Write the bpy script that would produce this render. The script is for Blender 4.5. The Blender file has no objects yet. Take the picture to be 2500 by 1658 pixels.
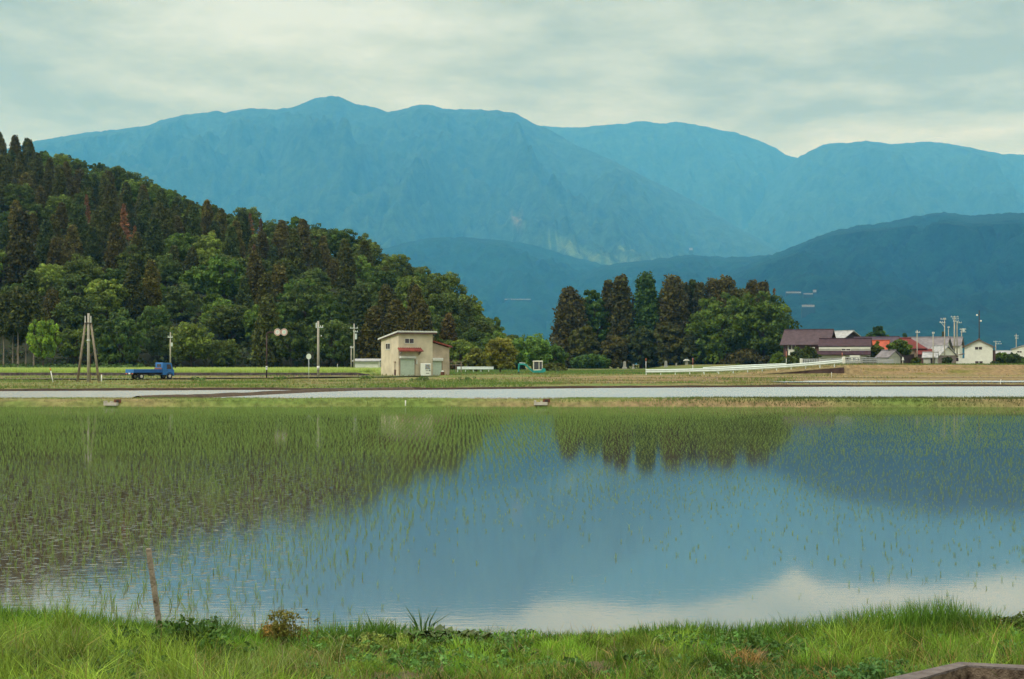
import bpy, math, random
import numpy as np
from mathutils import Vector, Matrix, noise
from mathutils.bvhtree import BVHTree

R = math.radians
S = bpy.context.scene
C = S.collection
rng = np.random.default_rng(7)
random.seed(7)

# ---------------------------------------------------------------- camera, sky, sun, exposure
EYE = 2.67
FQ = 3472.0                      # focal length in the pixels of the 2500-wide photograph
cd = bpy.data.cameras.new('camera'); cam = bpy.data.objects.new('camera', cd); C.objects.link(cam)
cam.location = (0, 0, EYE); cam.rotation_euler = (R(90), 0, 0)
cd.lens = 50; cd.sensor_width = 36; cd.shift_y = 0.0244
cd.clip_start = 0.1; cd.clip_end = 40000
S.camera = cam

SUN_DIR = Vector((-0.62, -0.42, 0.66)).normalized()
SUN_EL = math.asin(SUN_DIR.z); SUN_AZ = math.atan2(SUN_DIR.x, SUN_DIR.y)

w = bpy.data.worlds.new('World'); S.world = w; w.use_nodes = True
nt = w.node_tree; nt.nodes.clear()
def N(t, **k):
    n = nt.nodes.new(t)
    for a, v in k.items(): setattr(n, a, v)
    return n
def L(a, b): nt.links.new(a, b)
out = N('ShaderNodeOutputWorld'); mix = N('ShaderNodeMixShader'); bg1 = N('ShaderNodeBackground'); bg2 = N('ShaderNodeBackground')
sky = N('ShaderNodeTexSky', sky_type='NISHITA', sun_disc=False, sun_elevation=SUN_EL, sun_rotation=SUN_AZ)
L(sky.outputs[0], bg1.inputs[0]); bg1.inputs[1].default_value = 0.10
tc = N('ShaderNodeTexCoord'); sp = N('ShaderNodeSeparateXYZ'); L(tc.outputs['Generated'], sp.inputs[0])
def M(op, a, b=None, c=None):
    m = N('ShaderNodeMath', operation=op)
    for i, v in enumerate((a, b, c)):
        if v is None: continue
        if isinstance(v, (int, float)): m.inputs[i].default_value = v
        else: L(v, m.inputs[i])
    return m.outputs[0]
zc = M('MAXIMUM', sp.outputs[2], 0.0)
den = M('ADD', zc, 0.14)
u = M('DIVIDE', sp.outputs[0], den); v = M('DIVIDE', sp.outputs[1], den)
cb = N('ShaderNodeCombineXYZ'); L(u, cb.inputs[0]); L(v, cb.inputs[1]); cb.inputs[2].default_value = 2.3
n1 = N('ShaderNodeTexNoise'); n1.inputs['Scale'].default_value = 1.25; n1.inputs['Detail'].default_value = 5; n1.inputs['Roughness'].default_value = 0.5
n1.inputs['Distortion'].default_value = 0.4
L(cb.outputs[0], n1.inputs['Vector'])
n2 = N('ShaderNodeTexNoise'); n2.inputs['Scale'].default_value = 4.2; n2.inputs['Detail'].default_value = 8; n2.inputs['Roughness'].default_value = 0.62
L(cb.outputs[0], n2.inputs['Vector'])
mm = M('ADD', M('MULTIPLY', n1.outputs['Fac'], 0.62), M('MULTIPLY', n2.outputs['Fac'], 0.38))
cr = N('ShaderNodeValToRGB'); L(mm, cr.inputs[0])
e = cr.color_ramp.elements
e[0].position = 0.40; e[0].color = (0.365, 0.405, 0.23, 1)
e[1].position = 0.62; e[1].color = (0.74, 0.81, 0.72, 1)
x = cr.color_ramp.elements.new(0.5); x.color = (0.545, 0.60, 0.43, 1)
hz = M('SUBTRACT', 1.0, M('MULTIPLY', zc, 8.0)); hz = M('MAXIMUM', hz, 0.0)
mx = N('ShaderNodeMix', data_type='RGBA'); L(M('MULTIPLY', hz, 0.45), mx.inputs['Factor'])
L(cr.outputs[0], mx.inputs['A']); mx.inputs['B'].default_value = (0.60, 0.69, 0.54, 1)
mz = N('ShaderNodeMix', data_type='RGBA'); zr = N('ShaderNodeMapRange'); zr.inputs[1].default_value = 0.27; zr.inputs[2].default_value = 0.8; L(zc, zr.inputs[0])
L(zr.outputs[0], mz.inputs['Factor']); L(mx.outputs['Result'], mz.inputs['A']); mz.inputs['B'].default_value = (1.75, 1.72, 1.55, 1)
L(mz.outputs['Result'], bg2.inputs[0]); bg2.inputs[1].default_value = 1.0
mix.inputs[0].default_value = 0.95
L(bg1.outputs[0], mix.inputs[1]); L(bg2.outputs[0], mix.inputs[2]); L(mix.outputs[0], out.inputs[0])

sd = bpy.data.lights.new('sun', 'SUN'); sun = bpy.data.objects.new('sun', sd); C.objects.link(sun)
sd.energy = 1.5; sd.angle = R(14); sd.color = (1.0, 0.95, 0.84)
sun.rotation_euler = (-SUN_DIR).to_track_quat('-Z', 'Y').to_euler()

S.view_settings.view_transform = 'Standard'; S.view_settings.look = 'None'
S.view_settings.exposure = 0.1; S.view_settings.gamma = 1.0
S.render.engine = 'CYCLES'
S.cycles.max_bounces = 8; S.cycles.diffuse_bounces = 2; S.cycles.glossy_bounces = 3; S.cycles.transmission_bounces = 2
S.cycles.volume_bounces = 4; S.cycles.caustics_reflective = False; S.cycles.caustics_refractive = False

# ---------------------------------------------------------------- photo pixel -> world
def Q(qx, qy, Y): return Vector(((qx - 1250) / FQ * Y, Y, EYE - (qy - 890) / FQ * Y))
def QX(qx, Y): return (qx - 1250) / FQ * Y
def QZ(qy, Y): return EYE - (qy - 890) / FQ * Y
KP = 1.0575
def lerp(a, b, t): return a + (b - a) * t
def smooth(a, b, x):
    t = np.clip((np.asarray(x, float) - a) / (b - a), 0, 1); return t * t * (3 - 2 * t)
def fbm(x, y, z=0.0, o=4): return noise.fractal(Vector((x, y, z)), 1.0, 2.0, o)

# ---------------------------------------------------------------- materials
MATS = {}
def new_mat(name):
    m = bpy.data.materials.new(name); m.use_nodes = True
    t = m.node_tree; b = t.nodes['Principled BSDF']; MATS[name] = m
    return m, t, b
def mat(name, col, rough=0.7, var=0.12, scale=3.0, bump=0.0, metal=0.0, spec=0.3, col2=None, coords='Object'):
    """plain surface whose colour wanders a little with procedural noise"""
    m, t, b = new_mat(name)
    tcn = t.nodes.new('ShaderNodeTexCoord'); nz = t.nodes.new('ShaderNodeTexNoise')
    nz.inputs['Scale'].default_value = scale; nz.inputs['Detail'].default_value = 5
    t.links.new(tcn.outputs[coords], nz.inputs['Vector'])
    rp = t.nodes.new('ShaderNodeValToRGB'); t.links.new(nz.outputs['Fac'], rp.inputs[0])
    c2 = col2 or tuple(min(1, c * (1 + var)) for c in col); c1 = col if col2 else tuple(c * (1 - var) for c in col)
    rp.color_ramp.elements[0].position = 0.36; rp.color_ramp.elements[1].position = 0.64
    rp.color_ramp.elements[0].color = (*c1, 1); rp.color_ramp.elements[1].color = (*c2, 1)
    t.links.new(rp.outputs[0], b.inputs['Base Color'])
    b.inputs['Roughness'].default_value = rough; b.inputs['Metallic'].default_value = metal
    b.inputs['Specular IOR Level'].default_value = spec
    if bump:
        bp = t.nodes.new('ShaderNodeBump'); bp.inputs['Strength'].default_value = bump; bp.inputs['Distance'].default_value = 0.05
        n3 = t.nodes.new('ShaderNodeTexNoise'); n3.inputs['Scale'].default_value = scale * 5; n3.inputs['Detail'].default_value = 4
        t.links.new(tcn.outputs[coords], n3.inputs['Vector']); t.links.new(n3.outputs['Fac'], bp.inputs['Height'])
        t.links.new(bp.outputs[0], b.inputs['Normal'])
    return m
def leaf_mat(name, translucent=0.25):
    """foliage: colour of its own object (Object Info) broken up by noise leaf by leaf"""
    m, t, b = new_mat(name)
    oi = t.nodes.new('ShaderNodeObjectInfo'); tcn = t.nodes.new('ShaderNodeTexCoord')
    nz = t.nodes.new('ShaderNodeTexNoise'); nz.inputs['Scale'].default_value = 0.9; nz.inputs['Detail'].default_value = 3
    t.links.new(tcn.outputs['Object'], nz.inputs['Vector'])
    at = t.nodes.new('ShaderNodeAttribute'); at.attribute_name = 'tint'
    mp = t.nodes.new('ShaderNodeMapRange'); mp.inputs[1].default_value = 0.3; mp.inputs[2].default_value = 0.7; mp.inputs[3].default_value = 1.05; mp.inputs[4].default_value = 2.2
    t.links.new(nz.outputs['Fac'], mp.inputs[0])
    a1 = t.nodes.new('ShaderNodeVectorMath'); a1.operation = 'SCALE'; t.links.new(oi.outputs['Color'], a1.inputs[0]); t.links.new(mp.outputs[0], a1.inputs['Scale'])
    a2 = t.nodes.new('ShaderNodeVectorMath'); a2.operation = 'MULTIPLY'; t.links.new(a1.outputs[0], a2.inputs[0]); t.links.new(at.outputs['Color'], a2.inputs[1])
    t.links.new(a2.outputs[0], b.inputs['Base Color'])
    b.inputs['Roughness'].default_value = 0.65; b.inputs['Specular IOR Level'].default_value = 0.2
    tr = t.nodes.new('ShaderNodeBsdfTranslucent'); t.links.new(a2.outputs[0], tr.inputs['Color'])
    mxs = t.nodes.new('ShaderNodeMixShader'); mxs.inputs[0].default_value = translucent
    t.links.new(b.outputs[0], mxs.inputs[1]); t.links.new(tr.outputs[0], mxs.inputs[2])
    t.links.new(mxs.outputs[0], t.nodes['Material Output'].inputs['Surface'])
    return m
def tint_mat(name, translucent=0.25, rough=0.6, spec=0.25):
    m, t, b = new_mat(name)
    at = t.nodes.new('ShaderNodeAttribute'); at.attribute_name = 'tint'
    t.links.new(at.outputs['Color'], b.inputs['Base Color'])
    b.inputs['Roughness'].default_value = rough; b.inputs['Specular IOR Level'].default_value = spec
    if translucent:
        tr = t.nodes.new('ShaderNodeBsdfTranslucent'); t.links.new(at.outputs['Color'], tr.inputs['Color'])
        mxs = t.nodes.new('ShaderNodeMixShader'); mxs.inputs[0].default_value = translucent
        t.links.new(b.outputs[0], mxs.inputs[1]); t.links.new(tr.outputs[0], mxs.inputs[2])
        t.links.new(mxs.outputs[0], t.nodes['Material Output'].inputs['Surface'])
    return m
def water_mat(name, col, rough, bump, sx, sy, dist=0.02, patch=None):
    m, t, b = new_mat(name)
    b.inputs['Base Color'].default_value = (*col, 1); b.inputs['Roughness'].default_value = rough
    b.inputs['IOR'].default_value = 1.40; b.inputs['Specular IOR Level'].default_value = 0.62
    tcn = t.nodes.new('ShaderNodeTexCoord'); mp = t.nodes.new('ShaderNodeMapping'); mp.inputs['Scale'].default_value = (sx, sy, 1)
    t.links.new(tcn.outputs['Object'], mp.inputs[0])
    nz = t.nodes.new('ShaderNodeTexNoise'); nz.inputs['Scale'].default_value = 1; nz.inputs['Detail'].default_value = 3; nz.inputs['Roughness'].default_value = 0.55
    t.links.new(mp.outputs[0], nz.inputs['Vector'])
    bp = t.nodes.new('ShaderNodeBump'); bp.inputs['Strength'].default_value = bump; bp.inputs['Distance'].default_value = dist
    t.links.new(nz.outputs['Fac'], bp.inputs['Height'])
    if patch:   # wind-ruffled patches among calmer ones
        n2 = t.nodes.new('ShaderNodeTexNoise'); n2.inputs['Scale'].default_value = patch; n2.inputs['Detail'].default_value = 2
        t.links.new(tcn.outputs['Object'], n2.inputs['Vector'])
        mr = t.nodes.new('ShaderNodeMapRange'); mr.inputs[1].default_value = 0.35; mr.inputs[2].default_value = 0.7; mr.inputs[3].default_value = 0.25 * bump; mr.inputs[4].default_value = bump
        t.links.new(n2.outputs['Fac'], mr.inputs[0])
        sx_ = t.nodes.new('ShaderNodeSeparateXYZ'); t.links.new(tcn.outputs['Object'], sx_.inputs[0])
        def mrange(o_, a, b_, c, d):
            q = t.nodes.new('ShaderNodeMapRange'); q.inputs[1].default_value = a; q.inputs[2].default_value = b_; q.inputs[3].default_value = c; q.inputs[4].default_value = d; t.links.new(o_, q.inputs[0]); return q.outputs[0]
        ml = t.nodes.new('ShaderNodeMath'); ml.operation = 'MULTIPLY'; t.links.new(mrange(sx_.outputs[0], -4.0, 0.5, 1, 0), ml.inputs[0]); t.links.new(mrange(sx_.outputs[1], 22, 40, 0.08, 0), ml.inputs[1])
        ad = t.nodes.new('ShaderNodeMath'); t.links.new(ml.outputs[0], ad.inputs[0]); t.links.new(mr.outputs[0], ad.inputs[1]); t.links.new(ad.outputs[0], bp.inputs['Strength'])
        # small wavelets here and there in the sheltered left corner
        mp2 = t.nodes.new('ShaderNodeMapping'); mp2.inputs['Scale'].default_value = (6, 13, 1); t.links.new(tcn.outputs['Object'], mp2.inputs[0])
        n5 = t.nodes.new('ShaderNodeTexNoise'); n5.inputs['Scale'].default_value = 1; n5.inputs['Detail'].default_value = 1; t.links.new(mp2.outputs[0], n5.inputs['Vector'])
        pk = mrange(n5.outputs['Fac'], .60, .80, 0, 1); m5 = t.nodes.new('ShaderNodeMath'); m5.operation = 'MULTIPLY'; t.links.new(pk, m5.inputs[0])
        m6 = t.nodes.new('ShaderNodeMath'); m6.operation = 'MULTIPLY'; t.links.new(mrange(sx_.outputs[0], -4.6, -2.6, .5, .015), m6.inputs[0]); t.links.new(mrange(sx_.outputs[1], 24, 48, 1, 0), m6.inputs[1]); t.links.new(m6.outputs[0], m5.inputs[1])
        b5 = t.nodes.new('ShaderNodeBump'); b5.inputs['Strength'].default_value = 1; b5.inputs['Distance'].default_value = .011; t.links.new(m5.outputs[0], b5.inputs['Height']); t.links.new(bp.outputs[0], b5.inputs['Normal']); bp = b5
    t.links.new(bp.outputs[0], b.inputs['Normal'])
    b.inputs['Specular IOR Level'].default_value = 0.0; b.inputs['Roughness'].default_value = 1.0
    fr = t.nodes.new('ShaderNodeFresnel'); fr.inputs['IOR'].default_value = 1.33; t.links.new(bp.outputs[0], fr.inputs['Normal'])
    pw = t.nodes.new('ShaderNodeMath'); pw.operation = 'POWER'; pw.inputs[1].default_value = 0.28; t.links.new(fr.outputs[0], pw.inputs[0])
    gl = t.nodes.new('ShaderNodeBsdfGlossy'); gl.inputs['Roughness'].default_value = rough; t.links.new(bp.outputs[0], gl.inputs['Normal'])
    mxs = t.nodes.new('ShaderNodeMixShader'); t.links.new(pw.outputs[0], mxs.inputs[0]); t.links.new(b.outputs[0], mxs.inputs[1]); t.links.new(gl.outputs[0], mxs.inputs[2])
    t.links.new(mxs.outputs[0], t.nodes['Material Output'].inputs['Surface'])
    return m

# ---------------------------------------------------------------- mesh helpers
def arrays_mesh(name, verts, faces_flat, sizes, tint=None, smooth_shade=False):
    me = bpy.data.meshes.new(name)
    verts = np.asarray(verts, np.float32); faces_flat = np.asarray(faces_flat, np.int32); sizes = np.asarray(sizes, np.int32)
    me.vertices.add(len(verts)); me.vertices.foreach_set('co', verts.ravel())
    me.loops.add(len(faces_flat)); me.loops.foreach_set('vertex_index', faces_flat)
    me.polygons.add(len(sizes)); me.polygons.foreach_set('loop_start', np.concatenate(([0], np.cumsum(sizes)[:-1])).astype(np.int32))
    try: me.polygons.foreach_set('loop_total', sizes)
    except Exception: pass
    if smooth_shade: me.polygons.foreach_set('use_smooth', np.ones(len(sizes), bool))
    me.update(calc_edges=True)
    if tint is not None:
        ca = me.color_attributes.new('tint', 'FLOAT_COLOR', 'POINT')
        t4 = np.ones((len(verts), 4), np.float32); t4[:, :3] = tint; ca.data.foreach_set('color', t4.ravel())
    return me
def grid_mesh(name, V, tint=None):
    """V: (rows, cols, 3) array -> smooth grid"""
    r, c, _ = V.shape
    i = np.arange(r * c).reshape(r, c)
    f = np.stack([i[:-1, :-1], i[:-1, 1:], i[1:, 1:], i[1:, :-1]], -1).reshape(-1, 4)
    return arrays_mesh(name, V.reshape(-1, 3), f.ravel(), np.full(len(f), 4), None if tint is None else tint.reshape(-1, 3), True)
def link(name, me, m=None, parent=None, loc=None, rot=None):
    o = bpy.data.objects.new(name, me); C.objects.link(o)
    if m is not None and len(me.materials) == 0: me.materials.append(m)
    if parent: o.parent = parent
    if loc is not None: o.location = loc
    if rot is not None: o.rotation_euler = rot
    return o
def tag(o, label=None, cat=None, group=None, kind=None):
    if label: o['label'] = label
    if cat: o['category'] = cat
    if group: o['group'] = group
    if kind: o['kind'] = kind
    return o
def thing(name, label, cat, loc=(0, 0, 0), rz=0, group=None):
    o = bpy.data.objects.new(name, None); C.objects.link(o); o.empty_display_size = 0.3
    o.location = loc; o.rotation_euler = (0, 0, rz)
    return tag(o, label, cat, group)
class MB:
    """collects boxes, tubes, prisms; build() links them as one mesh object"""
    def __init__(s): s.v = []; s.f = []
    def add(s, vs, fs):
        k = len(s.v); s.v += [tuple(p) for p in vs]; s.f += [tuple(i + k for i in f) for f in fs]; return s
    def box(s, x0, x1, y0, y1, z0, z1):
        return s.add([(x0,y0,z0),(x1,y0,z0),(x1,y1,z0),(x0,y1,z0),(x0,y0,z1),(x1,y0,z1),(x1,y1,z1),(x0,y1,z1)],
                     [(0,3,2,1),(4,5,6,7),(0,1,5,4),(1,2,6,5),(2,3,7,6),(3,0,4,7)])
    def rbox(s, x0, x1, y0, y1, z0, z1, b=0.03):
        """box with bevelled vertical edges and top"""
        ring = lambda d: [(x0+b+d,y0+d),(x1-b-d,y0+d),(x1-d,y0+b+d),(x1-d,y1-b-d),(x1-b-d,y1-d),(x0+b+d,y1-d),(x0+d,y1-b-d),(x0+d,y0+b+d)]
        vs = [(*p, z0) for p in ring(0)] + [(*p, z1-b) for p in ring(0)] + [(*p, z1) for p in ring(b)]
        fs = [tuple(range(7,-1,-1)), tuple(range(16,24))]
        for k in (0, 8):
            for i in range(8): fs.append((k+i, k+(i+1)%8, k+8+(i+1)%8, k+8+i))
        return s.add(vs, fs)
    def tube(s, p0, p1, r0, r1=None, n=10, caps=True):
        p0, p1 = Vector(p0), Vector(p1); r1 = r0 if r1 is None else r1
        d = (p1 - p0).normalized(); a = d.orthogonal().normalized(); b = d.cross(a)
        vs = []
        for p, r in ((p0, r0), (p1, r1)):
            for i in range(n):
                t = 2*math.pi*i/n; vs.append(p + a*math.cos(t)*r + b*math.sin(t)*r)
        fs = [(i, (i+1)%n, n+(i+1)%n, n+i) for i in range(n)]
        if caps: fs += [tuple(range(n-1,-1,-1)), tuple(range(n, 2*n))]
        return s.add(vs, fs)
    def prism(s, poly, axis, a, b):
        """poly in the plane perpendicular to axis ('x': (y,z), 'y': (x,z), 'z': (x,y)), pushed from a to b"""
        n = len(poly)
        def mk(p, q): return {'x': (q, p[0], p[1]), 'y': (p[0], q, p[1]), 'z': (p[0], p[1], q)}[axis]
        vs = [mk(p, a) for p in poly] + [mk(p, b) for p in poly]
        fs = [tuple(range(n-1,-1,-1)), tuple(range(n, 2*n))] + [(i, (i+1)%n, n+(i+1)%n, n+i) for i in range(n)]
        return s.add(vs, fs)
    def ball(s, c, rx, ry, rz, n=10, m=6):
        vs = []
        for j in range(m+1):
            ph = math.pi*j/m
            for i in range(n):
                t = 2*math.pi*i/n; vs.append((c[0]+rx*math.sin(ph)*math.cos(t), c[1]+ry*math.sin(ph)*math.sin(t), c[2]+rz*math.cos(ph)))
        return s.add(vs, [(j*n+i, (j+1)*n+i, (j+1)*n+(i+1)%n, j*n+(i+1)%n) for j in range(m) for i in range(n)])
    def build(s, name, m, parent=None, smooth_shade=False, **k):
        me = bpy.data.meshes.new(name); me.from_pydata(s.v, [], s.f); me.update()
        import bmesh
        bm = bmesh.new(); bm.from_mesh(me); bmesh.ops.recalc_face_normals(bm, faces=bm.faces); bm.to_mesh(me); bm.free()
        if smooth_shade:
            for p in me.polygons: p.use_smooth = True
        return link(name, me, m, parent, **k)

def blades_mesh(name, base, h, wd, ang, lean, tint, two=True, tipcol=1.15):
    """grass blades: base (n,3), height, width, direction they bend to, amount of bend, colour"""
    n = len(base); ca, sa = np.cos(ang), np.sin(ang)
    fx = rng.uniform(0, 2*np.pi, n); px, py = np.cos(fx)*wd/2, np.sin(fx)*wd/2
    z = np.zeros(n)
    def pt(t, side, wk):
        l = lean*h*t*t
        return base + np.stack([ca*l + side*px*wk, sa*l + side*py*wk, h*t*(1-0.25*lean*t)], 1)
    if two:
        V = np.stack([pt(0,-1,.8), pt(0,1,.8), pt(.55,-1,.9), pt(.55,1,.9), pt(1,0,0)], 1); k = 5
        pat = np.array([0,1,3,2, 2,3,4]); sz = np.array([4,3])
    else:
        V = np.stack([pt(0,-1,1), pt(0,1,1), pt(1,0,0)], 1); k = 3
        pat = np.array([0,1,2]); sz = np.array([3])
    F = (np.arange(n)[:, None]*k + pat[None]).ravel(); Z = np.tile(sz, n)
    T = np.repeat(tint[:, None, :], k, 1).copy(); T[:, -1] *= tipcol
    return arrays_mesh(name, V.reshape(-1, 3), F, Z, T.reshape(-1, 3))

def leaf_cloud(lobes, up=0.25, chaos=0.65, sd=1):
    """lobes: (cx,cy,cz, rx,ry,rz, n, size, tint_jitter) -> verts, tint of many leaf-clump quads on the lobes' shells"""
    g = np.random.default_rng(sd); VV = []; TT = []
    for (cx, cy, cz, rx, ry, rz, n, size, tj) in lobes:
        d = g.normal(size=(n, 3)); d[:, 2] += up; d /= np.linalg.norm(d, axis=1)[:, None]
        rr = g.uniform(0.55, 1.05, n)[:, None]
        p = np.array([cx, cy, cz]) + d*np.array([rx, ry, rz])*rr
        nn = d + g.normal(size=(n, 3))*chaos; nn /= np.linalg.norm(nn, axis=1)[:, None]
        a = np.cross(nn, g.normal(size=(n, 3))); a /= np.linalg.norm(a, axis=1)[:, None]; b = np.cross(nn, a)
        s1 = size*g.uniform(0.6, 1.35, n)[:, None]; s2 = s1*g.uniform(0.45, 0.9, n)[:, None]
        q = np.stack([p - a*s1, p - b*s2*0.8, p + a*s1*1.1, p + b*s2], 1)
        VV.append(q.reshape(-1, 3))
        base = 1 + g.uniform(-tj, tj)
        TT.append(np.repeat((base*g.uniform(0.75, 1.25, n))[:, None]*(1 + g.normal(size=(n, 3))*0.05), 4, 0))
    return np.concatenate(VV), np.concatenate(TT)
def leaf_mesh(name, lobes, m, **k):
    V, T = leaf_cloud(lobes, **k)
    me = arrays_mesh(name, V, np.arange(len(V)), np.full(len(V)//4, 4), np.clip(T, 0.2, 2)); me.materials.append(m); return me
def interp(pts, x): 
    xs = [p[0] for p in pts]; ys = [p[1] for p in pts]; return np.interp(x, xs, ys)

# ---------------------------------------------------------------- haze: the air itself
hm = bpy.data.materials.new('air'); hm.use_nodes = True; ht = hm.node_tree; ht.nodes.clear()
ho = ht.nodes.new('ShaderNodeOutputMaterial'); hv = ht.nodes.new('ShaderNodeVolumePrincipled')
hv.inputs['Color'].default_value = (0.058, 0.282, 0.64, 1); hv.inputs['Absorption Color'].default_value = (1, 1, 1, 1)
hv.inputs['Density'].default_value = 0.000092; hv.inputs['Anisotropy'].default_value = 0.0
ht.links.new(hv.outputs[0], ho.inputs['Volume'])
hz_o = MB().box(-27000, 27000, -60, 30500, -2.2, 4250).build('haze', hm); tag(hz_o, kind='stuff')

# ---------------------------------------------------------------- ground: one sheet from the first paddy's far bank to the mountains
def far_edge(X):     # where the second, brighter paddy ends
    return np.interp(X, [-60, -43, -22, -17, -7, 9, 32, 53, 120], [119, 121, 127, 124, 128, 137, 145, 148, 152])
def ground_z(X, Y):
    X = np.asarray(X, float); Y = np.asarray(Y, float)
    e = far_edge(X)
    z = np.interp(Y, [0, 89.0, 89.7, 90.3, 92.2, 93.6], [-0.3, -0.3, 0.36, 0.50, 0.50, 0.22])
    right = smooth(-25, 25, X)
    past = np.interp(Y - e, [-0.3, 0.6, 12, 40], [0.22, 0.58, 0.62, 0.66])
    z = np.where(Y > 93.6, past, z)
    up = np.interp(Y, [150, 165, 182, 192, 200, 230, 300, 420, 30000], [0, 0, 0, 0.25, 0.42, 0.55, 0.78, 0.8, 0.8])
    up2 = np.interp(Y, [160, 182, 192, 200, 230, 300], [0, 0.38, 0.66, 0.62, 0.62, 0.78])
    z = z + lerp(up, up2, right)
    # third flooded strip on the right
    pit = smooth(34, 37, X)*(1 - smooth(171, 172.5, Y))*smooth(158, 159.5, Y); z = z - 0.35*pit
    # barley terrace behind the dark wall on the left
    ter = (1 - smooth(-20.5, -20.1, X))*smooth(203.2, 203.5, Y); z = z + ter*np.interp(Y, [203, 290, 300, 30000], [0.50, 0.42, 0.2, 0])
    # ramp up to the bridge and the levee on the right
    rampz = 1.22 + 1.33*smooth(22, 46, X)
    inr = smooth(17, 19, X)*smooth(190.6, 191.0, Y)*(1 - smooth(203, 206, Y)); z = np.where(X < 47, lerp(z, np.maximum(z, rampz), inr), z)
    lev = smooth(45.6, 47, X)*smooth(190.5, 200, Y); z = lerp(z, np.maximum(z, 2.62), lev)
    back = smooth(40, 50, X)*smooth(203, 206, Y)*(1 - smooth(460, 600, Y)); z = lerp(z, np.maximum(z, 2.66), back)
    return z
ys = np.concatenate([np.arange(86, 160, 0.6), np.arange(160, 215, 0.7), np.arange(215, 330, 4), np.geomspace(330, 30000, 32)])
us = np.concatenate([np.linspace(-1.2, -0.45, 12)[:-1], np.linspace(-0.45, 0.45, 230), np.linspace(0.45, 1.2, 12)[1:]])
YY, UU = np.meshgrid(ys, us, indexing='ij'); XX = UU*(YY*0.75 + 25)
ZZ = ground_z(XX, YY)
nzf = np.vectorize(lambda x, y: fbm(x*0.18, y*0.4, 1.7, 4))(XX, YY)
dry = np.vectorize(lambda x, y: fbm(x*0.05, y*0.35, 9.1, 4))(XX, YY)
near = np.exp(-np.maximum(YY - 210, 0)/200)
wet = (YY > 93.4) & (YY < far_edge(XX) - 0.2)
ZZ = ZZ + np.where(wet | (YY < 89.3), 0, nzf*0.06*near)
soil = np.array([0.105, 0.066, 0.042]); straw = np.array([0.30, 0.225, 0.115]); green = np.array([0.12, 0.175, 0.042]); dk = np.array([0.045, 0.028, 0.02])
m1 = np.clip(0.5 + dry*1.3 + nzf*0.5, 0, 1)[..., None]
T = lerp(straw*0.8, green, m1)
band = np.clip(np.abs(YY - far_edge(XX) - 0.4)/1.6, 0, 1)[..., None]; T = lerp(dk[None, None], T, smooth(0.3, 1, band))
# ploughed rows on the right
rows = (smooth(-4, 10, XX)*smooth(150, 153, YY)*(1 - smooth(187, 190, YY)))[..., None]
stripe = (0.5 + 0.5*np.sin(YY*0.62 + nzf*0.8))[..., None]
T = lerp(T, lerp(soil*1.25, straw*0.85, np.clip(stripe*1.3 + dry[..., None]*0.9 - 0.1, 0, 1)), rows*0.85)
lev = (smooth(45, 47, XX)*smooth(189, 191, YY))[..., None]
levc = lerp(np.array([0.235, 0.165, 0.085]), np.array([0.14, 0.135, 0.035]), np.clip(0.3 + nzf*1.4 - (YY - 192)*0.05, 0, 1)[..., None])
T = lerp(T, levc, lev)
fld = ((1 - smooth(-20.6, -20.1, XX))*smooth(203, 203.6, YY)*(1 - smooth(285, 295, YY)))[..., None]
T = lerp(T, np.array([0.22, 0.30, 0.06]), fld)
T = np.where((YY > 230)[..., None], lerp(T, green*0.8, 0.6), T)
mg = tint_mat('earth and grass', 0, 0.95, 0.1)
t = mg.node_tree; b = t.nodes['Principled BSDF']; at = t.nodes['Attribute']
tcn = t.nodes.new('ShaderNodeTexCoord'); nz = t.nodes.new('ShaderNodeTexNoise'); nz.inputs['Scale'].default_value = 2.2; nz.inputs['Detail'].default_value = 6
t.links.new(tcn.outputs['Object'], nz.inputs['Vector'])
mr = t.nodes.new('ShaderNodeMapRange'); mr.inputs[1].default_value = .3; mr.inputs[2].default_value = .7; mr.inputs[3].default_value = .6; mr.inputs[4].default_value = 1.35
t.links.new(nz.outputs['Fac'], mr.inputs[0]); vm = t.nodes.new('ShaderNodeVectorMath'); vm.operation = 'SCALE'
t.links.new(at.outputs['Color'], vm.inputs[0]); t.links.new(mr.outputs[0], vm.inputs['Scale']); t.links.new(vm.outputs[0], b.inputs['Base Color'])
tag(link('ground', grid_mesh('ground', np.stack([XX, YY, ZZ], -1), T), mg), kind='structure')

# near bank the photographer stands on
def bank_edge(X): return 13.5 + 0.25*np.sin(np.asarray(X)*0.9 + 1) + np.interp(X, [-9, -4, -2, 0, 2, 4, 9], [0.5, 0.3, -0.1, -0.25, -0.2, 0.35, 0.5])
def bank_z(X, Y):
    d = bank_edge(X) - np.asarray(Y, float)
    return np.interp(d, [-1.2, -0.15, 0.0, 0.35, 1.2, 3, 6, 14], [-0.5, -0.12, 0.0, 0.13, 0.24, 0.36, 0.55, 0.62])
bx, by = np.meshgrid(np.linspace(-13, 13, 131), np.linspace(-8, 15.4, 120))
bz = bank_z(bx, by) + np.vectorize(lambda x, y: fbm(x*1.1, y*1.1, 3, 4)*0.05)(bx, by)*(by < bank_edge(bx))
mbk = mat('damp bank earth', (0.075, 0.055, 0.03), 0.9, 0.3, 4, 0.6, col2=(0.14, 0.12, 0.045))
tag(link('bank', grid_mesh('bank', np.stack([bx, by, bz], -1)), mbk), kind='structure')

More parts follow.
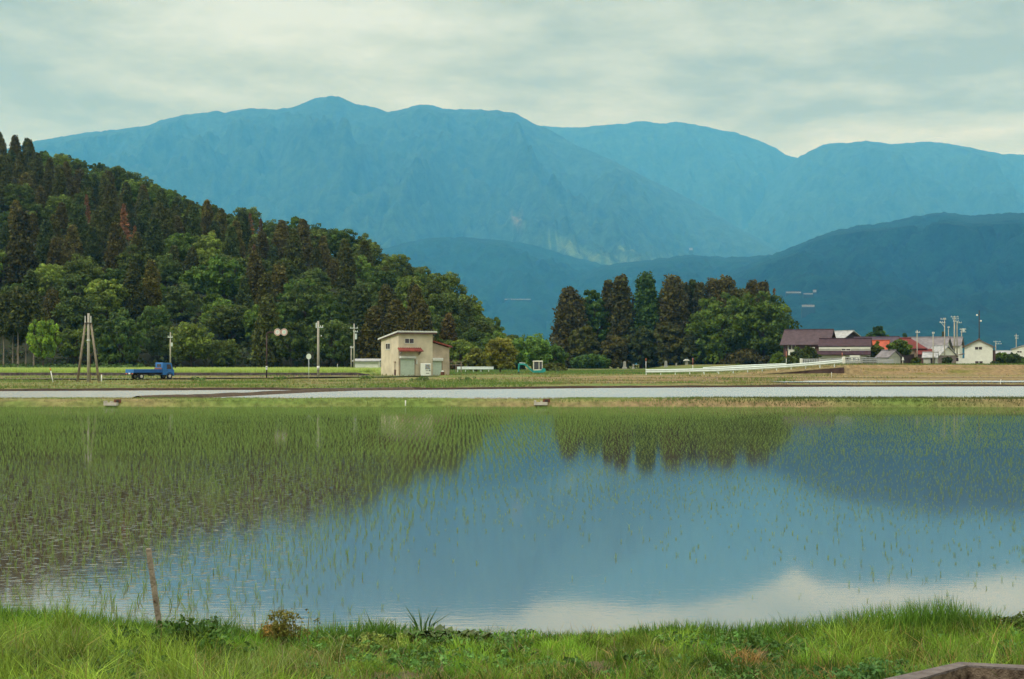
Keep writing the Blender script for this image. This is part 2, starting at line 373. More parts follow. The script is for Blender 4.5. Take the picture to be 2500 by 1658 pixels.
# water
mw1 = water_mat('paddy water', (0.165, 0.115, 0.085), 0.045, 0.06, 2.6, 9.0, 0.010, patch=0.13)
def sheet(name, pts, z, m):
    return tag(link(name, arrays_mesh(name, [(x, y, z) for x, y in pts], range(len(pts)), [len(pts)]), m), kind='structure')
sheet('paddy_water', [(-75, 12.3), (75, 12.3), (110, 89.6), (-110, 89.6)], 0.0, mw1)
mw2 = water_mat('ruffled water', (0.40, 0.41, 0.36), 0.27, 0.8, 1.2, 2.5, 0.05, patch=0.05)
sheet('flooded_field_water', [(-130, 92.6), (130, 92.6), (130, 156), (-130, 156)], 0.40, mw2)
sheet('flooded_strip_water', [(30, 157), (140, 157), (150, 174), (30, 174)], 0.72, mw2)

# bund of bare earth running obliquely between the two flooded fields
path = [(-24.5, 93), (-21.2, 97.5), (-18.9, 107), (-16.6, 117), (-13.5, 124.5), (-9, 127.5)]
mb = MB(); sec = [(-1.1, -0.15), (-0.5, 0.18), (0, 0.24), (0.5, 0.18), (1.1, -0.15)]; pv = []
dens = []
for i in range(len(path) - 1):
    for k in range(8): dens.append(Vector(path[i]).lerp(Vector(path[i+1]), k/8))
dens.append(Vector(path[-1]))
for i, p in enumerate(dens):
    d = (dens[min(i+1, len(dens)-1)] - dens[max(i-1, 0)]).normalized(); nrm = Vector((d.y, -d.x)); h = fbm(i*0.4, 2.2)*0.05
    pv += [(p.x + nrm.x*s_*0.7, p.y + nrm.y*s_*0.7, 0.40 + z_ + (h if z_ > 0 else 0)) for s_, z_ in sec]
mb.add(pv, [(i*5+j, i*5+j+1, i*5+j+6, i*5+j+5) for i in range(len(dens)-1) for j in range(4)])
msoil = mat('wet dark soil', (0.04, 0.026, 0.018), 0.85, 0.3, 3, 0.5, col2=(0.085, 0.055, 0.032))
tag(mb.build('bund_path', msoil, smooth_shade=True), kind='structure')

# road the truck drives on, climbing gently to the right, with its white edge line
masph = mat('worn asphalt', (0.085, 0.083, 0.08), 0.9, 0.2, 2.5, 0.3)
mwhite = mat('white paint', (0.72, 0.74, 0.70), 0.6, 0.08, 4)
def strip(name, pts, wdt, dz, m):
    V = []
    for i, (x, y) in enumerate(pts):
        V.append([(x, y - wdt/2, 0), (x, y + wdt/2, 0)])
    V = np.array(V); V[..., 2] = ground_z(V[..., 0], V[..., 1]); V[..., 2] = V[..., 2].max(1)[:, None] + dz
    return tag(link(name, grid_mesh(name, V.transpose(1, 0, 2)), m), kind='structure')
rx = np.linspace(-110, -10, 60); ry = np.interp(rx, [-110, -50, -20, -10], [184.5, 184.5, 193, 195.5])
strip('road', list(zip(rx, ry)), 5.0, 0.07, masph)
strip('road_edge_line', list(zip(rx[30:], ry[30:] - 2.3)), 0.22, 0.09, mwhite)

# ---------------------------------------------------------------- mountains
mt_m = tint_mat('forested mountain', 0, 0.95, 0.05)
t = mt_m.node_tree; b = t.nodes['Principled BSDF']; at = t.nodes['Attribute']
tcn = t.nodes.new('ShaderNodeTexCoord'); nz = t.nodes.new('ShaderNodeTexNoise'); nz.inputs['Scale'].default_value = 0.006; nz.inputs['Detail'].default_value = 10; nz.inputs['Roughness'].default_value = 0.78
t.links.new(tcn.outputs['Object'], nz.inputs['Vector'])
mr = t.nodes.new('ShaderNodeMapRange'); mr.inputs[1].default_value = .32; mr.inputs[2].default_value = .68; mr.inputs[3].default_value = .12; mr.inputs[4].default_value = 2.3
t.links.new(nz.outputs['Fac'], mr.inputs[0]); vm = t.nodes.new('ShaderNodeVectorMath'); vm.operation = 'SCALE'
t.links.new(at.outputs['Color'], vm.inputs[0]); t.links.new(mr.outputs[0], vm.inputs['Scale']); t.links.new(vm.outputs[0], b.inputs['Base Color'])
bp = t.nodes.new('ShaderNodeBump'); bp.inputs['Strength'].default_value = 1.0; bp.inputs['Distance'].default_value = 45
n3 = t.nodes.new('ShaderNodeTexNoise'); n3.inputs['Scale'].default_value = 0.016; n3.inputs['Detail'].default_value = 8; n3.inputs['Roughness'].default_value = 0.7
t.links.new(tcn.outputs['Object'], n3.inputs['Vector']); t.links.new(n3.outputs['Fac'], bp.inputs['Height']); t.links.new(bp.outputs[0], b.inputs['Normal'])
BVH = {}
MS = 3.4
def mountain(name, prof, D, depth, seed, spur=0.32, jag=5.0, power=1.25, wob=0.12, col=(0.024, 0.052, 0.032), rows=90, step=5, patches=(), pw=2.0):
    D *= MS; depth *= MS; jag *= MS*.7
    prof = [(x*KP, y*KP) for x, y in prof]
    q = np.arange(prof[0][0], prof[-1][0] + 1, step); y = interp(prof, q)
    Dx = D*(1 + wob*np.array([fbm(a*0.0016, seed, 0, 2) for a in q]))
    zr = EYE - (y - 890)/FQ*Dx
    zr = zr + np.array([fbm(a*0.05, seed + 3, 1, 5) for a in q])*jag
    vs = np.concatenate([[-0.5, -0.25, -0.1], np.linspace(0, 1, rows)])
    V = np.zeros((len(vs), len(q), 3)); base = 1.0
    for i, vv in enumerate(vs):
        if vv < 0:
            V[i, :, 0] = (q - 1250)/FQ*Dx; V[i, :, 1] = Dx - vv*depth*0.8; V[i, :, 2] = base + (zr - base)*(1 + vv*1.8)
            continue
        Yv = Dx - vv*depth; Xv = (q - 1250)/FQ*(Dx - 0.35*vv*depth)
        sp_ = np.array([1 - 2*abs(noise.noise(Vector((a/ (D*0.075), b_/(D*0.30) , seed)))) for a, b_ in zip(Xv, Yv)])
        s2 = np.array([fbm(a/(D*0.022), b_/(D*0.04), seed + 7, 4) for a, b_ in zip(Xv, Yv)])
        s2 = s2 + 0.5*np.array([fbm(a/(D*0.0075), b_/(D*0.012), seed + 17, 3) for a, b_ in zip(Xv, Yv)])
        env = (vv**0.8)*(1 - vv)*4
        zz = base + (zr - base)*((1 - vv)**power) + (zr - base)*spur*env*0.44*(sp_ - 0.38) + (zr - base)*spur*env*0.22*s2
        zlim = EYE + (890 - (interp(prof, 1250 + FQ*Xv/Yv) + (2 if vv > .02 else 0) + 55*vv))/FQ*Yv     # no spur taller than the crest behind it
        zz = np.where(vv > .001, np.minimum(zz, zlim), zz)
        V[i, :, 0] = Xv; V[i, :, 1] = Yv; V[i, :, 2] = np.maximum(zz, -0.6)
    V[-1, :, 2] = -1.0
    T = np.ones((len(vs), len(q), 3))*np.array(col)
    PX = 1250 + FQ*V[..., 0]/V[..., 1]; PY = 890 - FQ*(V[..., 2] - EYE)/V[..., 1]
    for (px, py, rx_, ry_, rot, c) in patches:      # clearings, terraces and slips in the forest
        px *= KP; py *= KP; rx_ *= KP; ry_ *= KP
        dx, dy = PX - px, PY - py; ca, sa = math.cos(R(rot)), math.sin(R(rot))
        a = (dx*ca + dy*sa)/rx_; b_ = (-dx*sa + dy*ca)/ry_
        nn = np.vectorize(lambda x_, y_: fbm(x_*0.06, y_*0.15, 4, 3))(PX, PY)
        k = np.clip(1.25 - (a*a + b_*b_) + nn*0.9, 0, 1)[..., None]*(V[..., 1] < D*1.02)[..., None]
        T = lerp(T, np.array(c), k)
    me = grid_mesh(name, V, T)
    i = np.arange(V.shape[0]*V.shape[1]).reshape(V.shape[:2])
    f = np.stack([i[:-1, :-1], i[:-1, 1:], i[1:, 1:], i[1:, :-1]], -1).reshape(-1, 4)
    BVH[name + str(seed)] = BVHTree.FromPolygons([tuple(p) for p in V.reshape(-1, 3)], [tuple(a) for a in f])
    tag(link(name, me, mt_m), kind='structure')
def on_slope(key, px, py):
    d = (Q(px*KP, py*KP, 1000) - Vector((0, 0, EYE))).normalized()
    r = BVH[key].ray_cast(Vector((0, 0, EYE)), d); return r[0]
pale = (0.085, 0.135, 0.05); scar = (0.09, 0.085, 0.055)
mountain('mountain', [(-500, 420), (-200, 385), (0, 348), (85, 325), (140, 316), (200, 306), (270, 299), (340, 290), (375, 277), (420, 266), (470, 260), (500, 256), (520, 260), (560, 252), (590, 250), (640, 253), (675, 248), (700, 238), (730, 226), (765, 221), (790, 226), (820, 240), (850, 245), (870, 249), (895, 259), (930, 252), (970, 241), (1000, 243), (1020, 251), (1060, 252), (1100, 253), (1160, 256), (1195, 263), (1222, 281), (1260, 295), (1330, 335), (1400, 364), (1480, 404), (1560, 442), (1640, 486), (1720, 535), (1830, 585), (1950, 640)],
         6000, 2700, 11, spur=0.34, jag=7, power=1.15, patches=[(1195, 508, 12, 24, -35, scar), (1290, 556, 50, 9, 12, pale), (1330, 578, 55, 10, 22, pale), (1400, 596, 90, 6, 4, pale), (1450, 574, 34, 3.5, 3, pale), (1480, 604, 80, 5, 2, pale), (1560, 600, 60, 5, -6, pale)])
mountain('mountain', [(1000, 330), (1150, 300), (1240, 290), (1300, 294), (1345, 294), (1400, 288), (1440, 286), (1470, 280), (1500, 281), (1525, 286), (1560, 281), (1620, 290), (1660, 300), (1700, 306), (1750, 324), (1790, 341), (1815, 358), (1840, 364), (1900, 385), (2000, 430), (2200, 500)],
         7600, 1500, 23, spur=0.3, jag=7, power=1.0)
mountain('mountain', [(1560, 570), (1640, 520), (1720, 480), (1760, 440), (1800, 400), (1845, 362), (1875, 346), (1900, 334), (1925, 330), (1960, 330), (2000, 325), (2025, 328), (2060, 333), (2095, 330), (2130, 327), (2180, 330), (2220, 337), (2260, 345), (2310, 355), (2364, 357), (2500, 340), (2800, 360), (3100, 420)],
         7000, 2600, 37, spur=0.36, jag=7, power=1.1)
mountain('hill', [(700, 640), (820, 590), (900, 570), (945, 558), (985, 550), (1030, 548), (1070, 547), (1110, 551), (1150, 554), (1190, 558), (1230, 565), (1270, 577), (1310, 590), (1350, 600), (1400, 612), (1450, 622), (1540, 650), (1650, 690)],
         3700, 1300, 41, spur=0.4, jag=5, power=0.95, rows=60, col=(0.007, 0.030, 0.02))
mountain('hill', [(1250, 700), (1340, 630), (1400, 612), (1440, 606), (1480, 603), (1520, 597), (1560, 592), (1600, 588), (1640, 592), (1690, 594), (1730, 592), (1780, 588), (1850, 600), (1950, 640), (2100, 690)],
         3300, 1200, 53, spur=0.4, jag=5, power=0.95, rows=60, col=(0.007, 0.030, 0.02))
mountain('hill', [(1480, 730), (1560, 690), (1640, 650), (1700, 622), (1740, 606), (1780, 588), (1830, 570), (1870, 553), (1920, 534), (1960, 526), (1990, 519), (2030, 516), (2070, 508), (2110, 500), (2150, 493), (2180, 490), (2215, 495), (2250, 498), (2290, 494), (2330, 491), (2364, 492), (2450, 480), (2600, 490), (2800, 530), (3000, 600)],
         2700, 1350, 67, spur=0.55, jag=5, power=0.9, rows=80, col=(0.006, 0.027, 0.02))

# ---------------------------------------------------------------- the wooded hill on the left
RIDGE = [(-700, 300, 700), (-300, 300, 700), (0, 322, 650), (60, 328, 640), (100, 335, 632), (150, 345, 622), (190, 366, 615), (240, 374, 607), (330, 395, 590), (400, 425, 570), (450, 455, 550), (500, 470, 535), (540, 490, 522), (600, 497, 512), (650, 494, 505), (700, 503, 495), (740, 517, 484), (800, 535, 470), (850, 553, 455), (900, 577, 440), (950, 598, 428), (1000, 627, 412), (1040, 642, 398), (1080, 672, 378), (1110, 712, 360), (1150, 752, 340), (1172, 782, 330), (1200, 838, 322)]
HB = 300.0
def ridge_info(px):
    Dr = interp([(a, c) for a, b_, c in RIDGE], px); y = interp([(a, b_) for a, b_, c in RIDGE], px)
    return Dr, np.maximum(EYE + (842 - y)/3283*Dr - 5*smooth(300, 420, Dr) - 4.5, 1.3)
def hill_z(X, Y):
    px = 1182 + 3283*np.asarray(X, float)/Y; Dr, zr = ridge_info(px)
    t = (Y - HB)/(Dr - HB); f = np.where(t < 1, np.clip(t, 0, 1)**0.85, 1 - (t - 1)*0.7)
    return 1.2 + (zr - 1.2)*f
pxs = np.linspace(-650, 1215, 150); ts = np.concatenate([np.linspace(0, 1, 40), np.linspace(1.06, 1.7, 7)])
PXg, Tg = np.meshgrid(pxs, ts); Dg, _ = ridge_info(PXg); Yg = HB + Tg*(Dg - HB); Xg = (PXg - 1182)/3283*Yg
Zg = hill_z(Xg, Yg) + np.vectorize(lambda x, y: fbm(x*0.03, y*0.03, 5, 3)*1.5)(Xg, Yg)*np.clip(Tg*6, 0, 1)
mfloor = mat('forest floor', (0.016, 0.020, 0.008), 0.95, 0.3, 0.4, 0.5, col2=(0.028, 0.036, 0.012))
tag(link('wooded_hill_ground', grid_mesh('wooded_hill_ground', np.stack([Xg, Yg, Zg], -1)), mfloor), kind='structure')

# ---------------------------------------------------------------- trees
ML = leaf_mat('foliage'); MBK = mat('bark', (0.085, 0.062, 0.045), 0.9, 0.3, 1.5, 0.4); MPB = mat('pale bark', (0.23, 0.19, 0.15), 0.9, 0.25, 1.5, 0.4)
def trunk_mesh(name, H, r, limbs, m, n=8):
    mb = MB(); k = 6
    pts = [Vector((math.sin(i*1.3)*0.012*H*i/k, math.cos(i*1.7)*0.012*H*i/k, H*i/k)) for i in range(k+1)]
    for i in range(k): mb.tube(pts[i], pts[i+1], r*(1-0.82*i/k)*(1.35 if i == 0 else 1), r*(1-0.82*(i+1)/k), n, False)
    for (a, b_, rr) in limbs: mb.tube(a, b_, rr, rr*0.3, 5, False)
    o = mb.build(name, m, None, True); me = o.data; bpy.data.objects.remove(o); return me
def conifer(seed, H=18, Rr=3.0, base=0.12, n=95, q=42, size=0.33, ragged=0.25, tipw=0.10, trunk_r=0.24, bark=None, chaos=.65):
    g = random.Random(seed); lobes = []; limbs = []
    for i in range(n):
        t = base + (1 - base)*(i + g.random())/n
        s = (t - base)/(1 - base); prof = (tipw + (1 - tipw)*(1 - s)**0.62)*min(1, 0.6 + s*3.5)
        a = i*2.39996 + g.uniform(-.5, .5); rad = Rr*prof*g.uniform(0.5, 0.86 + ragged*0.4)*0.86
        lr = Rr*(0.20 + 0.26*prof)*g.uniform(0.75, 1.25)
        z = H*t - rad*0.16
        lobes.append((rad*math.cos(a), rad*math.sin(a), z, lr, lr, lr*g.uniform(.75, 1.25), int(q*(0.5 + prof)), size, 0.38))
        if i % 4 == 0: limbs.append(((0, 0, H*t - rad*.1), (rad*.9*math.cos(a), rad*.9*math.sin(a), z), 0.05))
    lobes.append((0, 0, H*0.975, Rr*tipw*1.3, Rr*tipw*1.3, H*.03, int(q*.8), size*.8, .1))
    nm = 'crown'
    return leaf_mesh(nm, lobes, ML, up=0.15, chaos=chaos, sd=seed), trunk_mesh('trunk', H*.96, trunk_r, limbs, bark or MBK)
def broadleaf(seed, H=11, Rr=5.0, base=0.22, n=44, q=85, size=0.32, flat=1.0, trunk_r=0.28, bark=None, gaps=0.0, lobe=0.25):
    g = random.Random(seed); lobes = []; limbs = []
    c0 = H*(base + (1 - base)*0.45); hz_ = H*(1 - base)*0.5; ax, ay = g.uniform(.84, 1.12), g.uniform(.84, 1.12)
    for i in range(n):
        zz = 1 - 2*(i + .5)/n; zz = max(-0.75, zz*1.02); rr_ = math.sqrt(max(0.02, 1 - zz*zz)); a = i*2.39996 + g.uniform(-.4, .4); k = g.uniform(0.55, 1.06 + gaps)
        x, y, z = Rr*rr_*math.cos(a)*k*ax, Rr*rr_*math.sin(a)*k*ay, c0 + hz_*zz*k*flat
        lr = Rr*lobe*g.uniform(0.5, 1.35)
        lobes.append((x, y, z, lr, lr, lr*0.72, q, size, 0.36))
        if i % 3 == 0: limbs.append(((0, 0, H*g.uniform(base*.7, .5)), (x*.85, y*.85, z), trunk_r*.32))
    return leaf_mesh('crown', lobes, ML, up=0.35, sd=seed), trunk_mesh('trunk', H*.72, trunk_r, limbs, bark or MBK)
def bare_tree(seed, H=13, Rr=2.2, q=10, size=.3, bark=None):
    g = random.Random(seed); lobes = []; limbs = []
    for i in range(46):
        t = 0.25 + .75*(i + g.random())/46; a = i*2.39996; rad = Rr*(1.05 - t)*g.uniform(.6, 1.2)
        p = (rad*math.cos(a), rad*math.sin(a), H*t + rad*.15); limbs.append(((0, 0, H*t - rad*.25), p, 0.06))
        lobes.append((p[0]*.8, p[1]*.8, p[2], rad*.35+.2, rad*.35+.2, .35, q, size, .3))
    return leaf_mesh('crown', lobes, ML, sd=seed), trunk_mesh('trunk', H, .2, limbs, bark or MPB)

CON = [conifer(i, H=14 + (i % 3)*1.2, Rr=3.3 + .3*(i % 4), ragged=.25 + .1*(i % 3), n=110, q=62, tipw=.10) for i in range(1, 6)]
CON_BARE = [conifer(20 + i, H=19, Rr=2.6, base=.50, n=60, trunk_r=.2, bark=MPB) for i in range(2)]
BRO = [broadleaf(40 + i, H=11 + (i % 3), Rr=4.6 + .5*(i % 3), n=64 + 6*i, q=90, lobe=.22 + .015*i, gaps=.12*(i % 2)) for i in range(5)]
DEAD = [bare_tree(60 + i, Rr=2.4 + .3*i, q=22, size=.28) for i in range(2)]
def place_tree(name, label, arch, loc, col, s=1.0, sz=None, group=None, cat='tree', rz=None):
    t = thing(name, label, cat, loc, random.uniform(0, 6.28) if rz is None else rz, group)
    t.scale = (s, s, sz or s)
    c = link('crown', arch[0], None, t); c.color = (col[0]*1.16, col[1]*1.14, col[2]*.72, 1)
    link('trunk', arch[1], None, t)
    return t
cC = [(0.040, 0.047, 0.015), (0.048, 0.050, 0.016), (0.054, 0.050, 0.018), (0.034, 0.050, 0.018)]      # cedars: dull, brownish green
cB = [(0.046, 0.080, 0.020), (0.056, 0.094, 0.022), (0.038, 0.066, 0.020), (0.064, 0.092, 0.024), (0.048, 0.074, 0.027), (0.044, 0.066, 0.02), (0.05, 0.07, 0.02), (0.092, 0.128, 0.032)]

COLS = [(-999, 170, 'left of the three legged pole'), (170, 330, 'behind the three legged pole'), (330, 520, 'behind the blue truck'), (520, 700, 'behind the twin round signs'), (700, 860, 'behind the tall concrete pole'), (860, 1050, 'behind the yellow building'), (1050, 1400, 'at the right tip')]
ROWS = [(0, .10, 'hill foot'), (.10, .32, 'lower slope of the hill'), (.32, .62, 'middle of the hill'), (.62, .9, 'upper slope of the hill'), (.9, 9, 'hill ridge')]
KIND = {'cedar': 'brownish cedar', 'broad': 'green leafy tree', 'dead': 'withered brown tree'}
special = [   # px, t, kind, colour, scale, label  (the trees one can pick out)
    (118, .30, 'bpale', (0.13, 0.17, 0.085), .55, 'small pale grey green tree on the hill'),
    (50, .16, 'cbig', (0.034, 0.034, 0.013), 1.30, 'big dark cedar with drooping branches at far left of hill'),
    (100, -.045, 'byel', (0.10, 0.16, 0.028), .80, 'bright yellow green tree at the foot of the hill'),
    (285, .40, 'dead', (0.15, 0.075, 0.048), 1.1, 'largest withered reddish tree in the middle of the hill'),
    (312, .36, 'dead', (0.13, 0.07, 0.045), .8, 'thin withered tree just below the largest reddish one'),
    (200, .46, 'dead', (0.12, 0.065, 0.042), 1.0, 'withered brown tree above the three legged pole'),
    (577, .82, 'dead', (0.12, 0.07, 0.04), 1.0, 'bare trunked brown tree poking through the ridge'),
    (738, .97, 'brow', (0.085, 0.032, 0.024), .55, 'wine red tree on the skyline of the hill'),
    (845, .93, 'brow', (0.10, 0.042, 0.030), .55, 'rust red tree on the ridge above the yellow building'),
    (515, .24, 'bdome', (0.052, 0.095, 0.022), 1.30, 'broad light green dome shaped tree mid hill'),
    (690, .20, 'bdome', (0.048, 0.088, 0.022), 1.05, 'second light green dome shaped tree, nearer the tall pole'),
    (350, .14, 'cgold', (0.075, 0.072, 0.02), .85, 'yellowish cedar standing above the blue truck'),
    (1035, .05, 'cgold', (0.062, 0.048, 0.018), .72, 'tawny cedar beside the yellow building roof'),
    (240, .02, 'byel', (0.075, 0.125, 0.028), .50, 'light green young tree right of the three legged pole'),
    (965, .97, 'bpale', (0.075, 0.105, 0.04), .85, 'thin pale green tree sticking up near the ridge end'),
] + [(p_, t_, 'xbare', (0.040, 0.048, 0.016), .84 + .04*(i_ % 3), 'cedar with bare pale trunk in the row at the far left foot of the hill') for i_, (p_, t_) in enumerate([(8, -.02), (30, -.012), (42, -.02), (60, -.01), (78, -.018), (-20, -.015)])]
def hill_point(px, t):
    Dr, _ = ridge_info(px); Y = HB + t*(Dr - HB); X = (px - 1182)/3283*Y
    return Vector((X, Y, float(hill_z(X, Y)) if t > 0 else 1.35))
for (px, t_, kd, col, s, lab) in special:
    a = {'b': BRO[int(px) % 5], 'c': CON[int(px) % 5], 'd': DEAD[int(px) % 2], 'x': CON_BARE[int(px) % 2]}[kd[0]]
    nm = {'b': 'broadleaf_tree', 'c': 'cedar_tree', 'd': 'withered_tree', 'x': 'cedar_tree'}[kd[0]]
    place_tree(nm, lab, a, hill_point(px, t_) - Vector((0, 0, .3)), col, s*(.8 if kd == 'byel' else 1), s*(1.25 if kd == 'byel' else 1), group='bare trunked cedars at the hill foot' if kd == 'xbare' else None)
taken = [(hill_point(p[0], p[1]), 3.6*p[4]) for p in special]
gh = random.Random(5); count = 0
tr_rows = [0.0, .055, .115, .18, .25, .32, .40, .48, .56, .64, .72, .80, .88, .95, 1.0]
for ri, t0 in enumerate(tr_rows):
    px = -60 + gh.uniform(0, 40)
    while px < 1190:
        Dr, _ = ridge_info(px)
        t_ = max(0, t0 + gh.uniform(-.025, .025)); p = hill_point(px, t_)
        dens_ = max(0.30, (Dr - HB)/330)       # narrower hill: fewer rows needed
        # patches of cedar plantation and of mixed broadleaf wood
        f = fbm(p.x*0.013, p.y*0.011, 7.7, 3) + (0.22 if (px < 330 and t0 < .1) else 0) + (.3 if 760 < px < 1010 and t0 < .75 else 0) - (.45 if 400 < px < 740 and t0 < .5 else 0) - (.4 if px > 1020 else 0) - (1.0 if t0 > .78 and px > 70 else 0) - (.35 if t0 > .5 and px > 780 else 0)
        bare = px < 140 and t0 < .05
        ced = bare or f > -0.07 or (gh.random() < .16 and t0 < .7)
        dead = gh.random() < 0.03 and t0 > .3
        step_m = (5.7 if ced else 7.4)*gh.uniform(.8, 1.25)
        if Dr - HB < 120: 
            if ri % 2: px += 30; continue
            step_m *= .72
        elif Dr - HB < 210 and ri % 2: px += 30; continue
        px += step_m/p.y*3283
        if any((p - a).length < r for a, r in taken): continue
        if 20 < px < 150 and t0 < .05 and p.y < 305 and gh.random() < .5: pass
        kind = 'dead' if dead else ('cedar' if ced else 'broad')
        if kind == 'cedar':
            arch = gh.choice(CON_BARE if bare else CON); col = gh.choice(cC); s = gh.uniform(.62, .96) if not bare else .8; nm = 'cedar_tree'
        elif kind == 'broad': arch = gh.choice(BRO); col = gh.choice(cB); s = gh.uniform(.58, .98); nm = 'broadleaf_tree'
        else: arch = gh.choice(DEAD); col = (0.085, 0.05, 0.03); s = gh.uniform(.6, .9); nm = 'withered_tree'
        if px > 1080: s *= .8
        if t0 > .9: s *= .95
        k = gh.uniform(.8, 1.25); col = tuple(c*k for c in col)
        cl = next(c[2] for c in COLS if c[0] <= px < c[1]); rl = next(r[2] for r in ROWS if r[0] <= t0 < r[1])
        lab = f'{KIND[kind]} on the {rl}, {cl}'
        place_tree(nm, lab, arch, p - Vector((0, 0, .4)), col, s, s*gh.uniform(.85, 1.12), group=lab)
        count += 1
print('HILL TREES', count + len(special))
# bushes and saplings under the trees: one uncountable mass
n = 8500; pxr = rng.uniform(-650, 1190, n); tt = rng.uniform(-.01, 1.02, n)**1.0
lob = []
for a, b_ in zip(pxr, tt):
    p = hill_point(a, max(b_, 0.001)); s = rng.uniform(.9, 2.6)
    lob.append((p.x, p.y, p.z + s*.4, s, s, s*.9, 9, .5, .3))
V, T = leaf_cloud(lob, sd=99)
me = arrays_mesh('undergrowth', V, np.arange(len(V)), np.full(len(V)//4, 4), np.clip(T, .2, 2)); me.materials.append(ML)
o = link('undergrowth', me); o.color = (0.034, 0.05, 0.016, 1); tag(o, kind='stuff')
# scrub bank along the foot of the hill at the far left
lob = []
for i in range(420):
    px = rng.uniform(-300, 330); Y = rng.uniform(262, 299); s = rng.uniform(.4, 1.0); X = (px - 1182)/3283*Y
    lob.append((X, Y, 1.35 + (Y - 262)*.02 + s*.35, s, s, s*.8, 14, .26, .3))
V, T = leaf_cloud(lob, sd=98); me = arrays_mesh('scrub', V, np.arange(len(V)), np.full(len(V)//4, 4), np.clip(T, .2, 2)); me.materials.append(ML)
o = link('scrub', me); o.color = (0.05, 0.088, 0.025, 1); tag(o, kind='stuff')

# cedar grove in the middle: each tree by itself (qx, qy of its top, width in px, depth)
GD = 438.0
def grove(qx, top, wpx, Y, kind, col, label, seed, base=.08, group=None):
    Hh = QZ(top, Y) - 1.3; Rr = wpx/2/FQ*Y
    if kind == 'c': a = conifer(seed, Hh, Rr*1.6, base, n=150, q=64, size=.45, ragged=.4, tipw=.20, trunk_r=.4)
    elif kind == 'b': a = broadleaf(seed, Hh, Rr, .10, n=130, q=90, size=.50, trunk_r=.5, gaps=.08, lobe=.21)
    else: a = bare_tree(seed, Hh, Rr, q=7, size=.35)
    if kind == 'c': col = (col[0]*.94, col[1]*1.04, col[2])
    return place_tree({'c': 'cedar_tree', 'b': 'broadleaf_tree', 't': 'sparse_tree'}[kind], label, a, (QX(qx, Y), Y, 1.25), col, 1.0, rz=0)
gb = (0.046, 0.042, 0.015); gg = (0.034, 0.045, 0.014); gn = (0.036, 0.068, 0.018)
for g_ in [
    (1390, 708, 66, 436, 'c', (0.048, 0.040, 0.014), 'brownish cedar at the left end of the grove'),
    (1450, 702, 66, 440, 'b', (0.040, 0.078, 0.020), 'lighter green tall broadleaf between brown cedars in the grove'),
    (1484, 688, 30, 446, 'c', gb, 'slim brown cedar top just left of the highest left peak of the grove'),
    (1516, 677, 50, 440, 'c', gb, 'tall round topped brown cedar left of the gap in the grove'),
    (1545, 728, 30, 440, 't', (0.06, 0.045, 0.03), 'thin half bare tree in the gap of the grove'),
    (1578, 673, 60, 440, 'c', (0.034, 0.062, 0.018), 'tallest cedar, greener, right of the gap in the grove'),
    (1612, 712, 26, 446, 't', (0.06, 0.035, 0.028), 'sparse reddish tree right of the tallest cedar'),
    (1642, 679, 62, 438, 'c', (0.052, 0.044, 0.016), 'broad brown cedar with rounded head in the middle of the grove'),
    (1671, 694, 34, 446, 'c', (0.036, 0.038, 0.018), 'dark slim cedar right of the rounded brown one'),
    (1690, 686, 30, 448, 'c', (0.034, 0.046, 0.018), 'pointed dark green cedar second right of the rounded brown one'),
    (1709, 695, 36, 444, 'c', (0.044, 0.042, 0.017), 'dull brown cedar third right of the rounded brown one'),
    (1739, 685, 42, 446, 'c', (0.056, 0.045, 0.018), 'reddish topped cedar behind the big green crown'),
    (1772, 682, 60, 446, 'c', (0.056, 0.047, 0.018), 'widest reddish topped cedar above the big green crown'),
    (1838, 690, 48, 448, 'c', (0.052, 0.042, 0.015), 'rounded brown cedar above the right green crown'),
    (1862, 692, 40, 450, 'c', (0.05, 0.04, 0.016), 'brown cedar near the right shoulder of the grove'),
    (1890, 704, 34, 448, 't', (0.075, 0.04, 0.025), 'sparse reddish tree at the right shoulder of the grove'),
    (1762, 722, 165, 424, 'b', (0.049, 0.080, 0.014), 'big spreading dark green tree, left of the grove pair'),
    (1864, 718, 162, 420, 'b', (0.043, 0.071, 0.013), 'big spreading dark green tree overhanging the brown house'),
    (1420, 735, 44, 452, 'c', (0.040, 0.046, 0.016), 'olive cedar half hidden behind the lighter green tall broadleaf'),
    (1605, 735, 60, 456, 'c', (0.038, 0.042, 0.016), 'dark cedar filling in behind the sparse reddish tree'),
    (1668, 740, 70, 456, 'c', (0.036, 0.040, 0.017), 'dark broad cedar low behind the slim dark ones'),
    (1712, 735, 60, 454, 'c', (0.042, 0.042, 0.017), 'olive cedar low behind the dull brown one'),
    (1806, 712, 60, 456, 'c', (0.046, 0.046, 0.017), 'olive brown cedar between the two rounded reddish groups'),
    (1425, 800, 70, 425, 'b', (0.05, 0.055, 0.014), 'yellowish low tree under the left cedars of the grove'),
    (1500, 822, 72, 425, 'b', (0.050, 0.048, 0.016), 'tawny low tree under the round topped cedar'),
    (1565, 800, 70, 428, 'b', (0.036, 0.048, 0.015), 'dark low tree under the tallest cedar'),
    (1632, 790, 80, 428, 'b', (0.042, 0.045, 0.016), 'dull low tree under the rounded brown cedar'),
    (1690, 815, 60, 424, 'b', (0.036, 0.045, 0.02), 'grey green low tree behind the stone pillars'),
    (1820, 858, 110, 415, 'b', (0.036, 0.034, 0.013), 'dark bush under the two big spreading trees'),
    (1905, 866, 46, 330, 'b', (0.055, 0.09, 0.016), 'bright green shrub at the right foot of the grove'),
    (1440, 870, 90, 415, 'b', (0.036, 0.07, 0.018), 'low green shrub at the left foot of the grove'),
]: grove(*g_[:7], seed=int(g_[0]))

